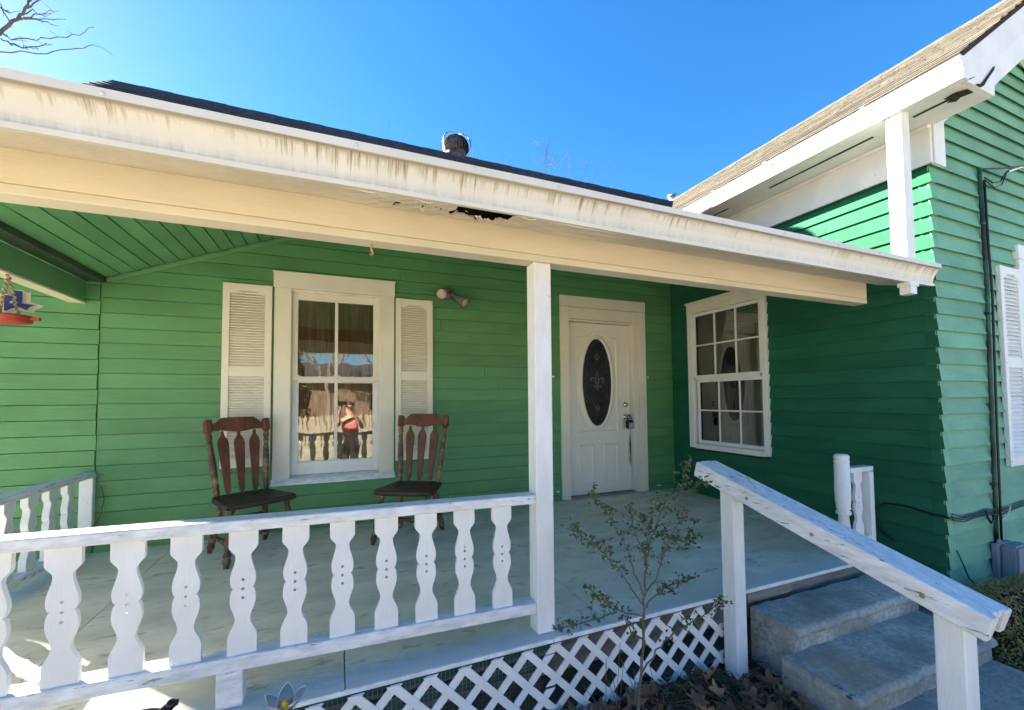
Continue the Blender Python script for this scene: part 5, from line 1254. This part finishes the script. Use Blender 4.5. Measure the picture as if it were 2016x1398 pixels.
for k, br in enumerate(TR):
    dy = 0 if k in (0, 6) else rs.uniform(-.4, .4); n_ = len(br); P = []
    for i, (x, z) in enumerate(br):
        P.append(V(x, 6.0 + dy * i / n_, z))
    Q = []
    for a, c in zip(P, P[1:]):
        for j in range(4): Q.append(a.lerp(c, j / 4) + V(rs.gauss(0, .012), rs.gauss(0, .02), rs.gauss(0, .012)))
    Q.append(P[-1]); r0 = .034 if k == 0 else .014
    tube(b, Q, [max(.004, r0 * (1 - .75 * i / len(Q))) for i in range(len(Q))], 6)
    for j in range(len(Q)):
        if rs.random() < .25 and j > 2: 
            d = V(rs.gauss(.5, .6), rs.gauss(0, .4), rs.gauss(.2, .5)) * .16; tube(b, [Q[j], Q[j] + d * .5 + V(0, 0, .01), Q[j] + d], .004, 4)
for k in range(4): branch_tree(b, V(-9.2, 6.15, 4.2 - .3 * k), V(-1 + .3 * k, rs.gauss(0, .5), 1), 2.2, .07, 4, rs)
obj('branches', b, M['twig'], tr)
for x, y, h, sd_, lab in ((6.1, 14.5, 13.6, 4, 'bare pale tree showing above the roof right of the turbine vent'), (2.4, 16.0, 14.3, 9, 'bare pale tree showing above the roof at the turbine vent'), (-.1, 15.5, 14.0, 13, 'bare pale tree showing above the roof left of the turbine vent')):
    bare_tree((x, y, -.56), h, lab, sd_, depth=7, r=.13, minr=.0035, m='twig')

# across the yard, behind the photographer: what the window glass mirrors
fe = thing('picket_fence', 'pale wooden picket fence across the front yard', 'fence', (0, -12.0, -.56))
b = newbm(); bx(b, -7, 9, -12.03, -11.99, -.1, 0.0); bx(b, -7, 9, -12.03, -11.99, .45, .55); obj('rails', b, M['fence'], fe)
pk = None
for i in range(100):
    x = -6.9 + .16 * i
    if pk is None:
        b = newbm(); prism(b, [(-.06, 0), (.06, 0), (.06, 1.05), (0, 1.18), (-.06, 1.05)], lambda p, q, d: (x + p, -11.985 + d, -.54 + q), 0, .02); pk = obj('picket', b, M['fence'], fe, origin=(x, -11.985, -.54))
    else: place(pk, fe, (x, -11.985, -.54 + random.uniform(-.03, .03)))
nh = thing('neighbour_house', 'low brown house with a white eave beyond the front yard', 'house', (2, -26, -.56))
b = newbm(); bx(b, -6, 12, -30, -26, -.56, 2.2); obj('wall', b, M['brick_dark'], nh)
b = newbm(); prism(b, [(-25.4, 2.2), (-25.4, 2.45), (-28, 3.7), (-30.6, 2.45), (-30.6, 2.2)], lambda p, q, d: (d, p, q), -6.6, 12.6); obj('roof', b, M['shingle_dark'], nh)
for x in (-3, 2, 7): b = newbm(); bx(b, x, x + 1.3, -25.995, -25.97, .5, 1.7); obj('window', b, M['dark_glass'], nh)
bare_tree((3.2, -17, -.56), 9.0, 'bare spreading tree in the front yard behind the fence', 31, depth=6, r=.16, minr=.008)
bare_tree((-.6, -21, -.56), 9.5, 'bare tall tree before the low brown house', 37, depth=6, r=.16, minr=.010)
eg = thing('evergreen_tree', 'dense dark evergreen at the left of the front yard fence', 'tree', (-2.0, -14.5, -.56))
b = newbm(); tube(b, [(-2.0, -14.5, -.6), (-2.0, -14.5, 3.0)], [.16, .06], 8); obj('trunk', b, M['bark'], eg)
b = newbm(); rs = random.Random(8)
for k in range(7000):
    z = rs.uniform(.1, 4.6); rr = 1.0 * (1 - (z / 5.2)) ** .6 * (1 + .2 * math.sin(z * 4)); a = rs.uniform(0, 6.28); q = rr * math.sqrt(rs.uniform(.3, 1))
    leafquad(b, V(-2.0 + q * math.cos(a), -14.5 + q * math.sin(a), z), V(rs.gauss(0, 1), rs.gauss(0, 1), rs.gauss(0, 1)), rs.uniform(.1, .22), rs.uniform(.03, .06))
obj('crown', b, M['evergreen'], eg, kind='stuff', fixn=False)

# the photographer, seen mirrored in the window
pe = thing('person', 'person in a pink top with dark tied back hair taking a photograph', 'person', (.23, -4.78, -.56))
def skin_mesh(name, verts, edges, radii, m, parent, sub=2):
    me = bpy.data.meshes.new(name); o0 = W[parent.name]; me.from_pydata([Vector(v) - o0 for v in verts], edges, []); me.materials.append(m)
    o = bpy.data.objects.new(name, me); COL.objects.link(o); o.parent = parent; W[o.name] = o0
    md = o.modifiers.new('skin', 'SKIN'); md.use_smooth_shade = True
    for i, r in enumerate(radii): me.skin_vertices[0].data[i].radius = r if isinstance(r, tuple) else (r, r)
    me.skin_vertices[0].data[0].use_root = True
    o.modifiers.new('sub', 'SUBSURF').levels = 1; o.modifiers['sub'].render_levels = sub
    return o
px, py = .23, -4.78
Vv = [(px, py, .28), (px, py, .45), (px, py, .62), (px, py, .74), (px, py + .01, .82), (px, py + .02, .90), (px, py + .01, 1.0), (px, py, 1.07)]
Rr = [(.15, .10), (.125, .09), (.145, .10), (.11, .075), (.05, .05), (.058, .065), (.078, .092), (.055, .07)]
Ee = [(i, i + 1) for i in range(7)]
def chain(base, pts, rads):
    prev = base
    for p, r in zip(pts, rads): Vv.append(p); Rr.append(r); Ee.append((prev, len(Vv) - 1)); prev = len(Vv) - 1
    return prev
for s in (-1, 1):
    chain(0, [(px + s * .09, py, .20), (px + s * .10, py + .02, -.08), (px + s * .105, py, -.45), (px + s * .11, py + .10, -.525)], [.085, .062, .042, .032])
    hx = px + s * .165
    tgt = (.06, -4.37, 1.06) if s == -1 else (.16, -4.40, 1.03)
    w = chain(3, [(hx, py, .735), (hx + s * .04, py + .10, .62), ((hx + tgt[0]) / 2 + s * .02, py + .26, .84), tgt], [.052, .042, .034, .026])
    tv = V(*tgt)
    for k in range(4):
        a = (k - 1.5) * .016; chain(w, [tuple(tv + V(a, .035, .022)), tuple(tv + V(a * 1.1, .062, .030 - .004 * abs(k - 1))), tuple(tv + V(a * .9, .078, .014))], [.0095, .0085, .0075])
    chain(w, [tuple(tv + V(-s * .026, .02, .012)), tuple(tv + V(-s * .03, .05, .022))], [.011, .009])
skin_mesh('body', Vv, Ee, Rr, M['skin'], pe)
skin_mesh('top', [(px, py, .30), (px, py, .45), (px, py, .60), (px, py, .72), (px - .09, py, .745), (px + .09, py, .745)], [(0, 1), (1, 2), (2, 3), (3, 4), (3, 5)], [(.165, .115), (.14, .105), (.16, .118), (.125, .09), (.05, .06), (.05, .06)], M['pink'], pe)
skin_mesh('trousers', [(px, py, .29), (px - .09, py, .19), (px - .10, py + .02, -.08), (px - .105, py, -.44), (px + .09, py, .19), (px + .10, py + .02, -.08), (px + .105, py, -.44)], [(0, 1), (1, 2), (2, 3), (0, 4), (4, 5), (5, 6)], [(.165, .115), .098, .075, .055, .098, .075, .055], M['trousers'], pe)
b = newbm(); ball(b, (px, py - .018, 1.035), .098, 16, 10, (.88, 1.0, 1.0)); ball(b, (px, py - .10, .99), .045, 10, 8, (1, 1, 1.2)); obj('hair', b, M['hair'], pe, smooth=True)
b = newbm()
for s in (-1, 1): ball(b, (px + s * .03, py + .095, 1.0), .010, 8, 6, (1.3, .5, .7))
obj('eyes', b, M['hair'], pe)
b = newbm(); prism(b, [(py + .09, 1.005), (py + .118, .965), (py + .092, .958)], lambda p, q, d: (px + d, p, q), -.011, .011); ball(b, (px, py + .092, .925), .02, 8, 6, (1, .3, .35)); obj('nose', b, M['skin'], pe, smooth=True)
ph = thing('smartphone', 'black smartphone held up by the person', 'smartphone', (.07, -4.30, 1.05))
b = newbm(); bx(b, -.005, .150, -4.296, -4.288, 1.075, 1.150, .003); obj('body', b, M['phone'], ph)
